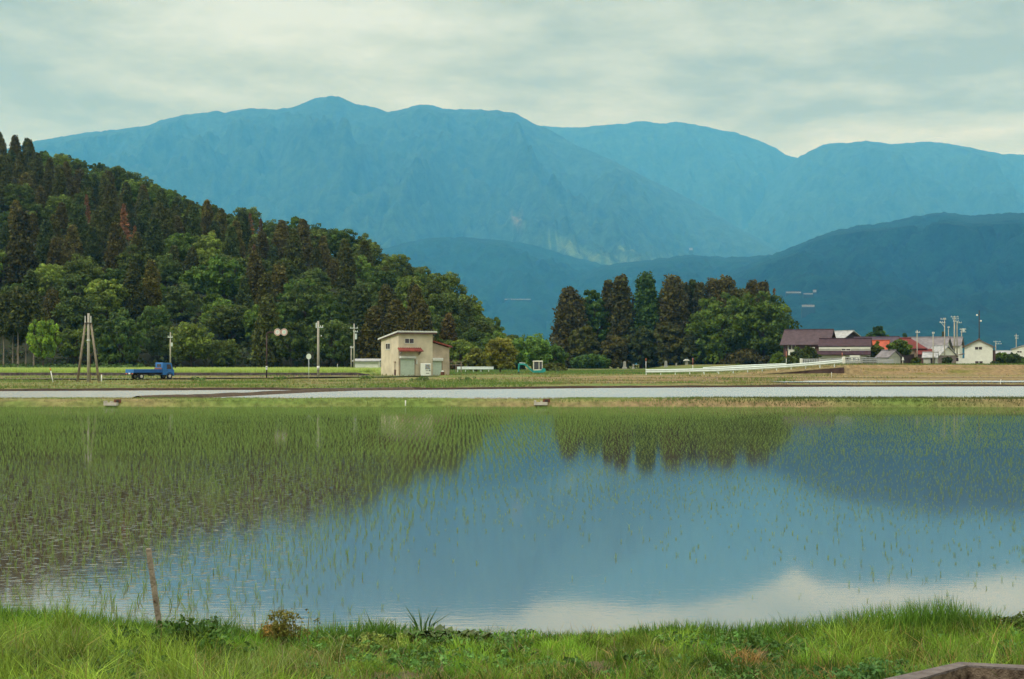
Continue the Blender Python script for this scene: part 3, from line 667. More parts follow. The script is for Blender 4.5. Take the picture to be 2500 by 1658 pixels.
# willow, roadside trees and village trees
def tree_at(qx, top, wpx, Y, base_z, kind, col, label, seed, name='broadleaf_tree', size=.3, n=60, q=70, base=.16, bark=None, lobe=.26, gaps=.1):
    Hh = QZ(top, Y) - base_z; Rr = wpx/2/FQ*Y
    a = broadleaf(seed, Hh, Rr, base, n=n, q=q, size=size, trunk_r=.05 + Hh*.018, lobe=lobe, gaps=gaps, bark=bark) if kind == 'b' else conifer(seed, Hh, Rr, base, n=60, q=40, size=size)
    return place_tree(name, label, a, (QX(qx, Y), Y, base_z), col, 1.0, rz=0)
tree_at(1221, 824, 80, 240, 1.0, 'b', (0.115, 0.118, 0.030), 'olive green willow like round tree beside the white guard rail', 801, size=.2, n=75, q=85, base=.2)
tree_at(1163, 852, 50, 246, 1.0, 'b', (0.10, 0.11, 0.03), 'smaller olive round tree between the building and the willow', 802, size=.2)
tree_at(1300, 818, 96, 300, 1.2, 'b', (0.065, 0.12, 0.03), 'spreading green tree behind the excavator', 803, size=.28, n=80)
tree_at(1352, 842, 54, 306, 1.2, 'b', (0.042, 0.078, 0.024), 'green tree merging with the left end of the grove', 804, size=.28)
tree_at(1262, 836, 50, 306, 1.2, 'b', (0.052, 0.09, 0.03), 'green tree peeking out behind the willow', 805, size=.28)
tree_at(1345, 888, 60, 262, 1.1, 'b', (0.05, 0.06, 0.02), 'low bush just right of the excavator', 806, size=.18, name='shrub', base=.02)
tree_at(1115, 866, 40, 300, 1.2, 'b', (0.10, 0.07, 0.055), 'greyish pink leafless thicket behind the wooden frame', 807, size=.25, name='shrub', base=.02)
tree_at(1135, 858, 60, 315, 1.2, 'b', (0.11, 0.065, 0.05), 'pinkish bare bush at the foot of the hill tip', 808, size=.25, name='shrub', base=.02)
tree_at(1965, 850, 76, 285, 2.62, 'b', (0.03, 0.045, 0.012), 'dark rounded bush in front of the brown house', 809, size=.24, base=.02, name='shrub')
tree_at(1932, 872, 46, 282, 2.62, 'b', (0.036, 0.05, 0.014), 'lower dark bush at the left of the brown house', 816, size=.24, base=.02, name='shrub')
tree_at(2143, 797, 54, 420, 2.66, 'b', (0.028, 0.058, 0.022), 'dark round tree rising behind the village roofs', 810, size=.5)
tree_at(2209, 816, 20, 420, 2.66, 'c', (0.02, 0.04, 0.016), 'small dark pine behind the red roof', 811, size=.4)
tree_at(2139, 834, 38, 290, 2.62, 'b', (0.06, 0.075, 0.016), 'bushy tree between the white trimmed house and the orange roof', 812, size=.24, base=.05)
tree_at(2196, 830, 44, 285, 2.62, 'b', (0.045, 0.072, 0.018), 'leaning tree with pale bare trunk in front of the red roof', 813, size=.24, base=.42, bark=MPB)
tree_at(2448, 862, 30, 325, 2.66, 'b', (0.06, 0.095, 0.018), 'yellow green bush right of the white gabled house', 814, size=.24, base=.03, name='shrub')
tree_at(2474, 862, 26, 318, 2.66, 'b', (0.032, 0.052, 0.02), 'dark pointed bush in front of the white building at the village end', 815, size=.24, base=.03, name='shrub')
for i, (qx, top, wpx, Y, col, lab) in enumerate([(2236, 874, 22, 284, (0.045, 0.06, 0.018), 'small bush in front of the dark porch'), (2118, 868, 20, 288, (0.05, 0.07, 0.02), 'low bush at the right end of the white banded house'), (2172, 850, 26, 320, (0.03, 0.05, 0.016), 'dark bush under the orange roofed shed'), (2312, 872, 20, 300, (0.03, 0.045, 0.014), 'dark bush between the mauve storehouse and the white gabled house'), (2434, 866, 26, 332, (0.034, 0.036, 0.016), 'dark brown hedge against the right side of the white gabled house'), (2492, 872, 22, 322, (0.05, 0.085, 0.02), 'green shrub at the foot of the village end house')]):
    tree_at(qx, top, wpx, Y, 2.62, 'b', col, lab, 830 + i, size=.2, base=.02, name='shrub', n=40)
tree_at(2304, 812, 12, 420, 2.66, 'c', (0.03, 0.036, 0.02), 'tiny dark conifer top behind the grey roofed house', 817, size=.4)
tree_at(2428, 884, 16, 300, 2.66, 'b', (0.028, 0.04, 0.016), 'round dark shrub at the corner of the white gabled house', 818, size=.2, base=.02, name='shrub')

# ---------------------------------------------------------------- buildings
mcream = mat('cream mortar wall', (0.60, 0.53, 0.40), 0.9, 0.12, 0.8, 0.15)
mwhitew = mat('white wall', (0.68, 0.69, 0.63), 0.85, 0.07, 1.0, 0.1)
mgreyw = mat('grey wall', (0.42, 0.43, 0.39), 0.85, 0.10, 1.0, 0.1)
mbrownw = mat('brown wall', (0.10, 0.055, 0.048), 0.85, 0.2, 2.0, 0.2)
mtanw = mat('weathered tan wall', (0.33, 0.25, 0.18), 0.9, 0.25, 0.8, 0.2)
mdarkw = mat('dark timber and gable shade', (0.030, 0.020, 0.020), 0.8, 0.25, 2)
mmauve = mat('mauve grey siding', (0.20, 0.165, 0.16), 0.85, 0.15, 1.5)
mmetalw = mat('pale corrugated metal', (0.62, 0.64, 0.60), 0.5, 0.06, 2, metal=0.0, spec=.5)
mshut = mat('pale green shutter', (0.50, 0.58, 0.49), 0.6, 0.06, 3)
mglass = mat('dark window glass', (0.045, 0.028, 0.035), 0.12, 0.3, 1, spec=.6)
mgrey = mat('grey concrete', (0.30, 0.30, 0.27), 0.9, 0.15, 2, 0.2)
mpole = mat('concrete pole', (0.36, 0.34, 0.28), 0.85, 0.12, 1.2)
msteel = mat('galvanised steel', (0.55, 0.62, 0.62), 0.45, 0.06, 3, spec=.5)
mrail = mat('white guard rail paint', (0.66, 0.74, 0.72), 0.5, 0.06, 2, spec=.5)
mdark = mat('dark iron', (0.03, 0.027, 0.027), 0.6, 0.2, 3)
mrust = mat('rusty brown', (0.13, 0.05, 0.03), 0.8, 0.3, 4, 0.2)
mwood = mat('weathered wood', (0.25, 0.205, 0.16), 0.85, 0.25, 8, 0.4)
def roof_mat(name, col, var=.2):
    m = mat(name, col, 0.75, var, 1.2, 0)
    t = m.node_tree; b = t.nodes['Principled BSDF']; tcn = t.nodes['Texture Coordinate'] if 'Texture Coordinate' in t.nodes else t.nodes.new('ShaderNodeTexCoord')
    wv = t.nodes.new('ShaderNodeTexWave'); wv.bands_direction = 'X'; wv.inputs['Scale'].default_value = 1.1; wv.inputs['Distortion'].default_value = .4
    t.links.new(tcn.outputs['Object'], wv.inputs['Vector']); bp = t.nodes.new('ShaderNodeBump'); bp.inputs['Strength'].default_value = .6; bp.inputs['Distance'].default_value = .06
    t.links.new(wv.outputs['Fac'], bp.inputs['Height']); t.links.new(bp.outputs[0], b.inputs['Normal']); return m
rpurple = roof_mat('purple grey tiles', (0.078, 0.052, 0.062)); rmar = roof_mat('maroon tiles', (0.052, 0.026, 0.036)); rgrey = roof_mat('grey tiles', (0.20, 0.185, 0.20))
rred = roof_mat('red tiles', (0.15, 0.03, 0.026)); ror = roof_mat('orange red tiles', (0.38, 0.085, 0.045)); rslate = roof_mat('dark slate tiles', (0.075, 0.055, 0.078)); rlt = roof_mat('pale grey roof', (0.36, 0.37, 0.38))
rbrown = roof_mat('brown tiles', (0.20, 0.125, 0.105))

def window(parent, face, u_, z, wd, h, hw, hd, frame=None, sub='pane'):
    """a window standing 4 cm proud of a wall: frame mesh with its pane as child. face F (-y), R (+x), L (-x)"""
    fr = MB(); pn = MB(); d = 0.06
    def bx(mb, a0, a1, z0, z1, e0, e1):
        if face == 'F': mb.box(a0, a1, -hd - e1, -hd - e0, z0, z1)
        elif face == 'R': mb.box(hw + e0, hw + e1, a0, a1, z0, z1)
        else: mb.box(-hw - e1, -hw - e0, a0, a1, z0, z1)
    a0, a1 = u_ - wd/2, u_ + wd/2; f = max(.05, wd*.07)
    bx(fr, a0 - f, a1 + f, z - f, z, -.05, d); bx(fr, a0 - f, a1 + f, z + h, z + h + f, -.05, d)
    bx(fr, a0 - f, a0, z, z + h, -.05, d); bx(fr, a1, a1 + f, z, z + h, -.05, d); bx(fr, u_ - f/2, u_ + f/2, z, z + h, -.05, d - .01)
    bx(pn, a0, a1, z, z + h, -.05, .02)
    o = fr.build('window', frame or mwhitew, parent); pn.build(sub, mglass, o); return o
def gable_house(name, label, loc, yaw, wd, dp, he, hr, wm, rm, over=.55, gable=None, trim=None, group=None, cat='house'):
    t = thing(name, label, cat, loc, R(yaw), group); hw, hd = wd/2, dp/2
    MB().prism([(-hd, -.3), (hd, -.3), (hd, he), (0, hr - .05), (-hd, he)], 'x', -hw, hw).build('wall', wm, t)
    sl = (hr - he)/hd; rb = MB(); th = .16
    for sg in (-1, 1):
        y1 = sg*(hd + over); z1 = he - sl*over
        rb.prism([(0, hr + .02), (y1, z1 + .02), (y1, z1 + th), (0, hr + th + .02)], 'x', -hw - over, hw + over)
    r = rb.build('roof', rm, t)
    MB().box(-hw - over - .02, hw + over + .02, -.14, .14, hr + th - .02, hr + th + .16).build('roof_ridge', rm, r)
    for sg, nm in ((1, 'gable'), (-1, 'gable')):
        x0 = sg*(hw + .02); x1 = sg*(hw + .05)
        MB().prism([(-hd + .1, he + .02), (hd - .1, he + .02), (0, hr - .12)], 'x', min(x0, x1), max(x0, x1)).build(nm, gable or mdarkw, t)  # default gable is dark: stained wood with overhang shade put into its colour
    if trim is not None:
        tb = MB(); tb.box(-hw, hw, -hd - .07, -hd - .02, he - .55, he - .12); tb.build('trim_board', trim, t)
    return t, hw, hd

# yellow two-storey building at the roadside
Yb = 200.0; base = QZ(919, Yb)
t = thing('roadside_building', 'cream two storey building with red awning and roller shutters by the road', 'building', (QX(972.8, Yb), Yb, base), R(28))
# local origin at its near left corner; front wall along +x facing -y, side wall along +y
Wf = 77.2/FQ*Yb/math.cos(R(28)) + .25; Ds = 6.3; Hf = 6.1; Hb = 5.25
MB().prism([(0, -.3), (Ds, -.3), (Ds, Hb), (0, Hf)], 'x', 0, Wf).build('wall', mcream, t)
rf = MB(); ov = .42; slp = (Hf - Hb)/Ds
rf.prism([(-ov, Hf + slp*ov + .04), (Ds + ov, Hb - slp*ov + .04), (Ds + ov, Hb - slp*ov + .20), (-ov, Hf + slp*ov + .20)], 'x', -.35, Wf + .55)
r = rf.build('roof', mmetalw, t)
cor = MB()
for i in range(26):
    x = -.33 + i*(Wf + .86)/26; cor.tube((x + .08, -ov - .02, Hf + slp*ov + .215), (x + .08, Ds + ov, Hb - slp*ov + .215), .055, n=6)
cor.build('corrugation', mmetalw, r)
MB().box(-.30, Wf + .5, -ov + .02, -ov + .10, Hf - .12, Hf + .06).build('fascia', mbrownw, r)
MB().prism([(-.3, Hf - .10), (Ds + .3, Hb - .12), (Ds + .3, Hb + .02), (-.3, Hf + .06)], 'x', -.30, -.22).build('fascia', mbrownw, r)
# window on the front (local u from left corner) and one on the side wall
def win2(parent, x0, x1, z0, z1, side=False, two=True):
    fr = MB(); pn = MB(); f = .05
    def bx(mb, a0, a1, b0, b1, e0, e1): mb.box(-e1, -e0, a0, a1, b0, b1) if side else mb.box(a0, a1, -e1, -e0, b0, b1)
    bx(fr, x0-f, x1+f, z0-f-.04, z0, -.05, .08); bx(fr, x0-f, x1+f, z1, z1+f, -.05, .05); bx(fr, x0-f, x0, z0, z1, -.05, .05); bx(fr, x1, x1+f, z0, z1, -.05, .05)
    m_ = (x0+x1)/2; bx(fr, m_-.04, m_+.04, z0, z1, -.05, .045); bx(pn, x0, x1, z0, z1, -.05, .015)
    o = fr.build('window', mwhitew, parent); pn.build('pane', mglass, o)
sc = Yb/FQ
win2(t, 1.0, 2.32, (919-837.5)*sc, (919-827)*sc)
win2(t, 3.0, 4.45, (919-851.5)*sc, (919-838.5)*sc, side=True)
aw = MB(); za = (919-856.5)*sc
aw.prism([(-.95, za), (-.02, za + .42), (-.02, za + .28), (-.95, za - .12)], 'x', -.15, 3.45)
a = aw.build('awning', roof_mat('red awning tiles', (0.25, 0.06, 0.042)), t)
br = MB()
for x in (.12, 3.1): br.prism([(-.85, za - .12), (-.01, za - .12), (-.01, za - .62)], 'x', x, x + .1)
br.build('bracket', mwood, a)
ti = MB()
for i in range(13): ti.tube((-.02 + i*.28, -.97, za + .01), (-.02 + i*.28, -.03, za + .44), .06, n=6)
ti.build('roll_tile', MATS['red awning tiles'], a)
def shutter(parent, x0, x1, ztop, zbox, depth=.0):
    s = MB()
    n = 14
    for i in range(n):
        z0 = .02 + (ztop - .02)*i/n; s.box(x0, x1, -.045 - .02*(i % 2), .05, z0, z0 + (ztop - .02)/n)
    o = s.build('shutter', mshut, parent)
    MB().rbox(x0 - .12, x1 + .12, -.38, -.001, ztop + .06, zbox, .05).build('shutter_box', mmetalw, o)
    g = MB(); g.box(x0 - .13, x0, -.09, -.001, 0, ztop); g.box(x1, x1 + .13, -.09, -.001, 0, ztop); g.build('guide_rail', mtanw, o)
    return o
shutter(t, .25, 2.45, (919-876)*sc, (919-869.3)*sc)
MB().box(2.68, 2.86, -.16, -.001, 1.75, 2.35).build('meter_box', mmetalw, t)
h = MB(); h.box(-.05, .0, .85, 1.45, .15, .95); h.build('vent_hatch', mbrownw, t)
pi = MB(); pi.tube((-.09, 1.1, .95), (-.09, 1.1, 2.1), .04, n=6); pi.box(-.14, -.02, .85, 1.4, 1.95, 2.1); pi.build('downpipe', mtanw, t)
# lean-to on the right
X0, X1 = Wf + .01, Wf + 2.75
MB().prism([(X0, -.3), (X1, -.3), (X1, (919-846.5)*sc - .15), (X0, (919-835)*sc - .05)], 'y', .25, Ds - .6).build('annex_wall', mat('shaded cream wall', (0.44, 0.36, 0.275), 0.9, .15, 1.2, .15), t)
an = MB(); zl, zr_ = (919-833.5)*sc, (919-846.5)*sc
an.prism([(X0, zl), (X1 + .35, zr_ - .08), (X1 + .35, zr_ + .08), (X0, zl + .16)], 'y', -.1, Ds - .3); ar = an.build('annex_roof', MATS['red awning tiles'], t)
ri = MB()
for i in range(10):
    x = X0 + .15 + i*.3; zz = zl + .16 + (zr_ - zl - .08)*(x - X0)/(X1 + .35 - X0); ri.tube((x, -.13, zz), (x, Ds - .35, zz), .06, n=6)
ri.build('roll_tile', MATS['red awning tiles'], ar)
o = shutter(t, X0 + .12, X0 + 1.5, (919-882)*sc, (919-874)*sc); o.location = (0, .25, 0)

# vending machine in front of it
vx = QX(1037.5, Yb - .1); vm_ = thing('vending_machine', 'white drink vending machine between the two roller shutters', 'vending machine', (vx, Yb + 1.0, base), R(14))
MB().rbox(-.70, .70, -.38, .36, 0, 1.83, .04).build('cabinet', mat('white enamel', (0.80, 0.81, 0.76), 0.4, .03, 2, spec=.5), vm_)
d_ = MB().box(-.10, .58, -.395, -.381, .98, 1.70).build('display_window', mat('display backing', (0.36, 0.40, 0.46), 0.3, .2, 5, spec=.5), vm_)
cols = [(0.10, 0.16, 0.35), (0.45, 0.20, 0.06), (0.40, 0.30, 0.08), (0.16, 0.25, 0.12), (0.35, 0.36, 0.38)]
for j in range(3):
    for i in range(6):
        k = (i + 2*j) % 5
        MB().tube((-.03 + i*.11, -.402, 1.03 + j*.23), (-.03 + i*.11, -.402, 1.17 + j*.23), .032, n=8).build('drink_can', MATS.get(f'can {k}') or mat(f'can {k}', cols[k], .3, .1, 4), d_)
MB().box(.0, .5, -.40, -.381, .36, .50).build('dispensing_slot', mgrey, vm_)
MB().box(.48, .62, -.40, -.381, .72, .92).build('coin_panel', mdark, vm_)
MB().box(-.04, .40, -.395, -.381, .74, .84).build('button_panel', mgrey, vm_)
ft = MB(); [ft.box(x, x + .1, -.3, .3, -.08, .0) for x in (-.62, .52)]; ft.build('foot', mdark, vm_)
# rusty drum with a white cloth on top
dr = thing('oil_drum', 'rust brown drum with white top beside the annex shutter', 'drum', (QX(1080.5, Yb + 1), Yb + 1.0, base))
b_ = MB(); b_.tube((0, 0, -.1), (0, 0, .62), .28, n=16)
for z in (.0, .2, .42, .6): b_.tube((0, 0, z), (0, 0, z + .03), .295, n=16)
b_.build('body', mrust, dr); MB().ball((0, 0, .66), .2, .2, .16).build('lid', mwhitew, dr)

# low white storehouse on the left of it
Yw = 270; t = thing('storehouse', 'long low white storehouse behind the green field', 'storehouse', (QX(893, Yw), Yw, 1.65))
ww = 60/FQ*Yw; hh = (904-884)/FQ*Yw
MB().box(-ww/2, ww/2, 0, 5, -.5, hh).build('wall', mwhitew, t)
MB().prism([(-.4, hh + .02), (5.4, hh + .45), (5.4, hh + .6), (-.4, hh + .17), ], 'x', -ww/2 - .3, ww/2 + .3).build('roof', rlt, t)
MB().box(-ww/2 - .02, ww/2 + .02, -.10, -.02, hh - .28, hh - .02).build('fascia', mmetalw, t)
MB().box(.55, 1.15, -.05, -.01, -.1, .35).build('hatch', mtanw, t)
MB().box(-2.0, -.2, -.05, -.01, -.3, 1.2).build('sliding_door', mmetalw, t)

# timber frame at the right of the building
Yc = 226; t = thing('timber_frame', 'weathered timber drying frame right of the cream building', 'drying frame', (QX(1110, Yc), Yc, 1.05))
mb = MB()
for x in (-.9, .2, 1.0): mb.tube((x, 0, -.2), (x, 0, 2.05), .05, n=6)
for x in (-.9, 1.0): mb.tube((x, 1.6, -.2), (x, 1.6, 2.0), .05, n=6)
mb.build('post', mwood, t); mb = MB()
for z in (1.55, 2.0): mb.tube((-1.1, 0, z), (1.25, 0, z), .045, n=6); mb.tube((-1.1, 1.6, z), (1.25, 1.6, z), .045, n=6)
for x in (-.9, 1.0): mb.tube((x, -.1, 2.02), (x, 1.7, 2.02), .045, n=6)
mb.build('beam', mwood, t)

# village on the levee
G = 2.66
def vloc(qx, Y): return (QX(qx, Y), Y, G)
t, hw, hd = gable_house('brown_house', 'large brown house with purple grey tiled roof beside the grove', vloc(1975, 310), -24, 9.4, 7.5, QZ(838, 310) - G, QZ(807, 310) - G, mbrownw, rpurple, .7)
window(t, 'F', -2.9, 3.25, 1.5, .95, hw, hd); MB().box(-3.7, -2.1, -hd - .06, -hd - .005, 1.9, 3.1).build('wall_panel', mwhitew, t)
ac = MB(); ac.rbox(1.2, 2.1, -hd - .42, -hd - .02, 3.15, 3.75, .03); ac.build('air_conditioner', mwhitew, t)
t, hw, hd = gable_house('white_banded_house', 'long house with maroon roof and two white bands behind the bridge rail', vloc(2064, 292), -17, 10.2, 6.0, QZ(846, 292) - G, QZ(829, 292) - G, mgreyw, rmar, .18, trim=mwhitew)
sk = MB(); z0 = QZ(865.5, 292) - G; sk.prism([(-hd - .9, z0), (-hd - .02, z0 + .75), (-hd - .02, z0 + .55), (-hd - .9, z0 - .12)], 'x', -hw - .4, hw + .1); sk.build('skirt_roof', rmar, t)
MB().box(-hw + .05, hw - .1, -hd - .10, -hd - .01, z0 - .75, z0 - .2).build('trim_board', mwhitew, t)
window(t, 'F', .3, QZ(856, 292) - G, 1.7, .5, hw, hd); MB().box(-2.6, 1.0, -hd - .06, -hd - .01, QZ(877, 292) - G, QZ(874.4, 292) - G).build('long_window', mbrownw, t)
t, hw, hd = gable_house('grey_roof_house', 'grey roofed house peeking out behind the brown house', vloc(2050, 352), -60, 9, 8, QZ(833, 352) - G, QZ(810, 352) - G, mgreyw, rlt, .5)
t, hw, hd = gable_house('dark_roof_house', 'dark slate roofed house with white gable behind the orange roof', vloc(2140, 335), -28, 9.5, 7, QZ(845, 335) - G, QZ(824.5, 335) - G, mtanw, rslate, .6, gable=mwhitew)
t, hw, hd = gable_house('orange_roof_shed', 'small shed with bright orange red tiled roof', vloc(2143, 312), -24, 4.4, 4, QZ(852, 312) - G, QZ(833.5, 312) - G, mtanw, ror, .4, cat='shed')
# hip roofed red house
Yr = 306; t = thing('red_roof_house', 'house with red hipped roof and open dark porch', 'house', vloc(2219, Yr), R(-12))
he, hr = QZ(851, Yr) - G, QZ(826, Yr) - G
MB().box(-2.9, 2.9, -2.6, 2.6, -.3, he).build('wall', mtanw, t)
ro = MB(); E_ = .75; ro.add([(-2.9-E_, -2.6-E_, he-.05), (2.9+E_, -2.6-E_, he-.05), (2.9+E_, 2.6+E_, he-.05), (-2.9-E_, 2.6+E_, he-.05), (-1.9, 0, hr), (.4, 0, hr)], [(0, 1, 5, 4), (1, 2, 5), (2, 3, 4, 5), (3, 0, 4), (3, 2, 1, 0)])
r = ro.build('roof', rred, t); MB().tube((-2.0, 0, hr + .06), (.5, 0, hr + .06), .14, n=8).build('roof_ridge', rred, r)
po = MB(); z0 = QZ(853, Yr) - G; po.prism([(-4.6, z0 - 1.0), (-2.61, z0 + .1), (-2.61, z0 - .1), (-4.6, z0 - 1.2)], 'x', 1.2, 4.6); po.build('porch_roof', rred, t)
MB().box(1.35, 4.3, -4.3, -2.65, -.3, z0 - 1.15).build('porch_wall', mbrownw, t)
MB().box(-2.2, .9, -2.66, -2.605, -.1, 2.2).build('doorway', mdarkw, t)
MB().box(-2.7, 1.0, -2.67, -2.605, 2.35, 2.8).build('curtain', mtanw, t)
t, hw, hd = gable_house('white_gabled_barn', 'grey roofed white walled barn with tall pointed gable', vloc(2268, 338), -30, 8.6, 6.6, QZ(851, 338) - G, QZ(825, 338) - G, mwhitew, rgrey, .6, gable=mwhitew)
# mauve gabled storehouse in front of the barn
t, hw, hd = gable_house('mauve_storehouse', 'narrow mauve grey storehouse with white edged gable', vloc(2297, 316), -72, 5, 4.4, QZ(868, 316) - G, QZ(846, 316) - G, mmauve, rlt, .4, gable=mwhitew, cat='storehouse')
window(t, 'R', 0, 2.6, .7, .8, hw, hd)
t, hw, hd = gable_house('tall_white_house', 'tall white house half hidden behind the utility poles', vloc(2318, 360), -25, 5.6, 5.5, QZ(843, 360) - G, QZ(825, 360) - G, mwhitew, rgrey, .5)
t, hw, hd = gable_house('small_grey_shed', 'small grey shed with low gable behind the bridge rail end', vloc(2170, 285), -62, 3.4, 3.0, QZ(871, 285) - G, QZ(857.5, 285) - G, mgreyw, rgrey, .35, gable=mgreyw, cat='shed')
t, hw, hd = gable_house('grey_roof_shed', 'little grey green roofed shed left of the mauve storehouse', vloc(2272, 292), -22, 2.6, 2.4, QZ(872, 292) - G, QZ(862.5, 292) - G, mgreyw, rlt, .3, cat='shed')
MB().box(.1, .9, -hd - .04, -hd - .005, 0, 1.3).build('door', mdarkw, t)
# white gabled house
t, hw, hd = gable_house('white_gable_house', 'white house with brown roof and low wing facing the fields', vloc(2390, 322), -110, 6.2, 6.0, QZ(846.5, 322) - G, QZ(830.5, 322) - G, mwhitew, rbrown, .55, gable=mwhitew)
window(t, 'R', .0, QZ(854, 322) - G, 1.5, .6, hw, hd); window(t, 'R', .1, QZ(888, 322) - G, 1.6, .55, hw, hd)
wg = MB(); hg = QZ(875, 322) - G; wg.box(-3.1 + 4.2, 3.0, -hd - 3.9, -hd - .02, -.3, hg); wg.build('wing_wall', mwhitew, t)
wr = MB(); wr.prism([(-hd - 4.2, hg), (-hd - .03, hg + 1.0), (-hd - .03, hg + 1.15), (-hd - 4.2, hg + .15)], 'x', .8, 3.3); wr.build('wing_roof', rbrown, t)
wp = MB(); wp.box(3.01, 3.04, -hd - 2.7, -hd - 1.3, .75, 1.55); wp.build('wing_window', mglass, t)
MB().box(-2.5, 2.6, hd + .02, hd + .5, -.2, 3.2).build('porch', mbrownw, t)
t, hw, hd = gable_house('white_end_house', 'white house with two small dark windows at the village end', vloc(2506, 345), -112, 6, 6.5, QZ(853, 345) - G, QZ(843, 345) - G, mwhitew, rlt, .3, gable=mwhitew)
window(t, 'R', -1.5, QZ(861, 345) - G, 1.0, .35, hw, hd)
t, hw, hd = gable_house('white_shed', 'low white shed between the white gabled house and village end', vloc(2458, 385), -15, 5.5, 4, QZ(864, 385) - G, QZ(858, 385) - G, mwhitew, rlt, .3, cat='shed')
t = thing('notice_board', 'white board with dark blue characters over the bridge rail', 'sign', (QX(2087, 270), 270, G), R(-10))
MB().box(-.95, .95, -.03, .03, .55, 1.75).build('board', mwhitew, t)
p_ = MB(); [p_.tube((x, .06, -.2), (x, .06, 1.6), .04, n=6) for x in (-.7, .7)]; p_.build('post', mgrey, t)
mblue = mat('dark blue lettering', (0.02, 0.025, 0.11), .6, .1, 3)
lt = MB()
for (x0, x1, z0, z1) in [(-.88, -.70, .85, 1.25), (-.38, -.05, 1.12, 1.25), (-.26, -.16, .8, 1.25), (-.40, -.02, .8, .9), (.04, .10, .85, 1.25), (.04, .3, .8, .87), (.52, .72, .82, 1.2), (.45, .8, .8, .88), (.3, .36, .85, 1.0)]: lt.box(x0, x1, -.045, -.031, z0, z1)
lt.build('lettering', mblue, t)

# far buildings on the mountain slopes, each where the hillside is
mfar = mat('weathered pale wall', (0.27, 0.28, 0.26), .9, .2, .05)
def far_block(key, px, py, wpx, hpx, label, name='greenhouse', m=mfar, cat='greenhouse', group=None):
    p = on_slope(key, px, py)
    if p is None: print('MISS', label); return
    e_ = Vector((0, 0, EYE)); p = e_ + (p - e_)*0.988
    ww, hh = wpx*KP/FQ*p.y, hpx*.7*KP/FQ*p.y; t = thing(name, label, cat, p, 0, group)
    MB().box(-ww/2 - 3, ww/2 + 3, -3, 9, -90, -.01).build('embankment', mat('hillside earth', (0.014, 0.03, 0.018)) if 'hillside earth' not in MATS else MATS['hillside earth'], t)
    MB().box(-ww/2, ww/2, -2, 6, 0, hh*.72).build('wall', m or mwhitew, t)
    MB().prism([(-3, hh*.72 + .01), (7, hh*.72 + .01), (2, hh*1.05)], 'x', -ww/2 - 1, ww/2 + 1).build('roof', rgrey, t)
far_block('hill67', 1832, 677, 34, 5, 'long white building at the left on the dark blue hillside')
far_block('hill67', 1866, 680, 20, 4, 'faint short white building right of the long one on the hillside')
far_block('hill67', 1881, 675, 7, 8, 'small white house on the dark blue hillside', 'house', mfar, 'house')
far_block('hill67', 1866, 709, 28, 7, 'white oblong building lowest on the dark blue hillside', 'warehouse', mfar, 'warehouse')
far_block('hill41', 1195, 692, 60, 2.6, 'row of pale greenhouses on the low blue hill between hill tip and grove')
far_block('mountain11', 1595, 578, 8, 8, 'tiny white house on the far mountain foot', 'house', mfar, 'house')

# ---------------------------------------------------------------- blue flatbed truck
mblu = mat('blue paint', (0.022, 0.15, 0.44), 0.35, .10, 2, spec=.5); mblu2 = mat('deep blue steel', (0.017, 0.095, 0.32), 0.5, .15, 2)
mtyre = mat('tyre rubber', (0.018, 0.017, 0.017), .9, .2, 3); mrim = mat('pale wheel rim', (0.5, 0.5, 0.47), .5, .08, 3); mlamp = mat('lamp glass', (0.75, 0.76, 0.74), .2, .05, 2, spec=.6)
morange = mat('orange lamp', (0.62, 0.17, 0.05), .4, .1, 3); mblack = mat('black chassis', (0.015, 0.013, 0.013), .7, .2, 3)
Yt = 181.0; tx = QX(327, Yt); tz = float(ground_z(tx + 2, Yt + 2.5)) + .09
t = thing('flatbed_truck', 'blue flatbed truck with empty bed driving along the road', 'truck', (tx, Yt, tz), R(45)); t.scale = (.96, .96, .98)
# local: +x forward, rear right corner of the bed at the origin, body towards +y (its left)
Wt, Lb = 2.05, 4.25
MB().box(0, Lb, 0, Wt, .88, .98).build('bed_floor', mblu2, t)
for nm, bx in (('side_panel', (0, Lb, -.03, .03)), ('side_panel', (0, Lb, Wt-.03, Wt+.03))):
    MB().rbox(*bx, .86, 1.30, .012).build(nm, mblu2, t)
tg = MB(); tg.rbox(-.06, -.001, -.03, Wt+.03, .82, 1.30, .012).build('tailgate', mblu, t)
MB().box(.1, 5.9, .5, .75, .62, .87).add([], []).box(.1, 5.9, Wt-.75, Wt-.5, .62, .87).box(.3, 5.3, .15, Wt-.15, .70, .86).build('chassis', mblack, t)
hb = MB(); hb.box(Lb + .02, Lb + .10, 0, Wt, .9, 1.42)
hb.build('headboard', mblu2, t); pl = MB()
for i in range(6): pl.box(Lb - .05, Lb + .018, .1 + i*.3, .37 + i*.3, .99, 1.50)
pl.build('headboard_planks', mat('reddish planks', (0.25, 0.115, 0.085), .8, .2, 4), t)
cbm = MB(); x0 = Lb + .14; x1 = x0 + 1.72
cbm.prism([(x0, .55), (x1 - .02, .50), (x1 + .06, .62), (x1 + .05, 1.18), (x1 - .10, 1.30), (x1 - .34, 2.08), (x1 - .48, 2.15), (x0 + .05, 2.17), (x0, 2.10)], 'y', .12, Wt - .12)
cbd = cbm.build('cab', mblu, t)
MB().prism([(x1 - .10, 1.32), (x1 - .33, 2.04), (x1 - .31, 2.05), (x1 - .075, 1.33)], 'y', .22, Wt - .22).build('windshield', mglass, t)
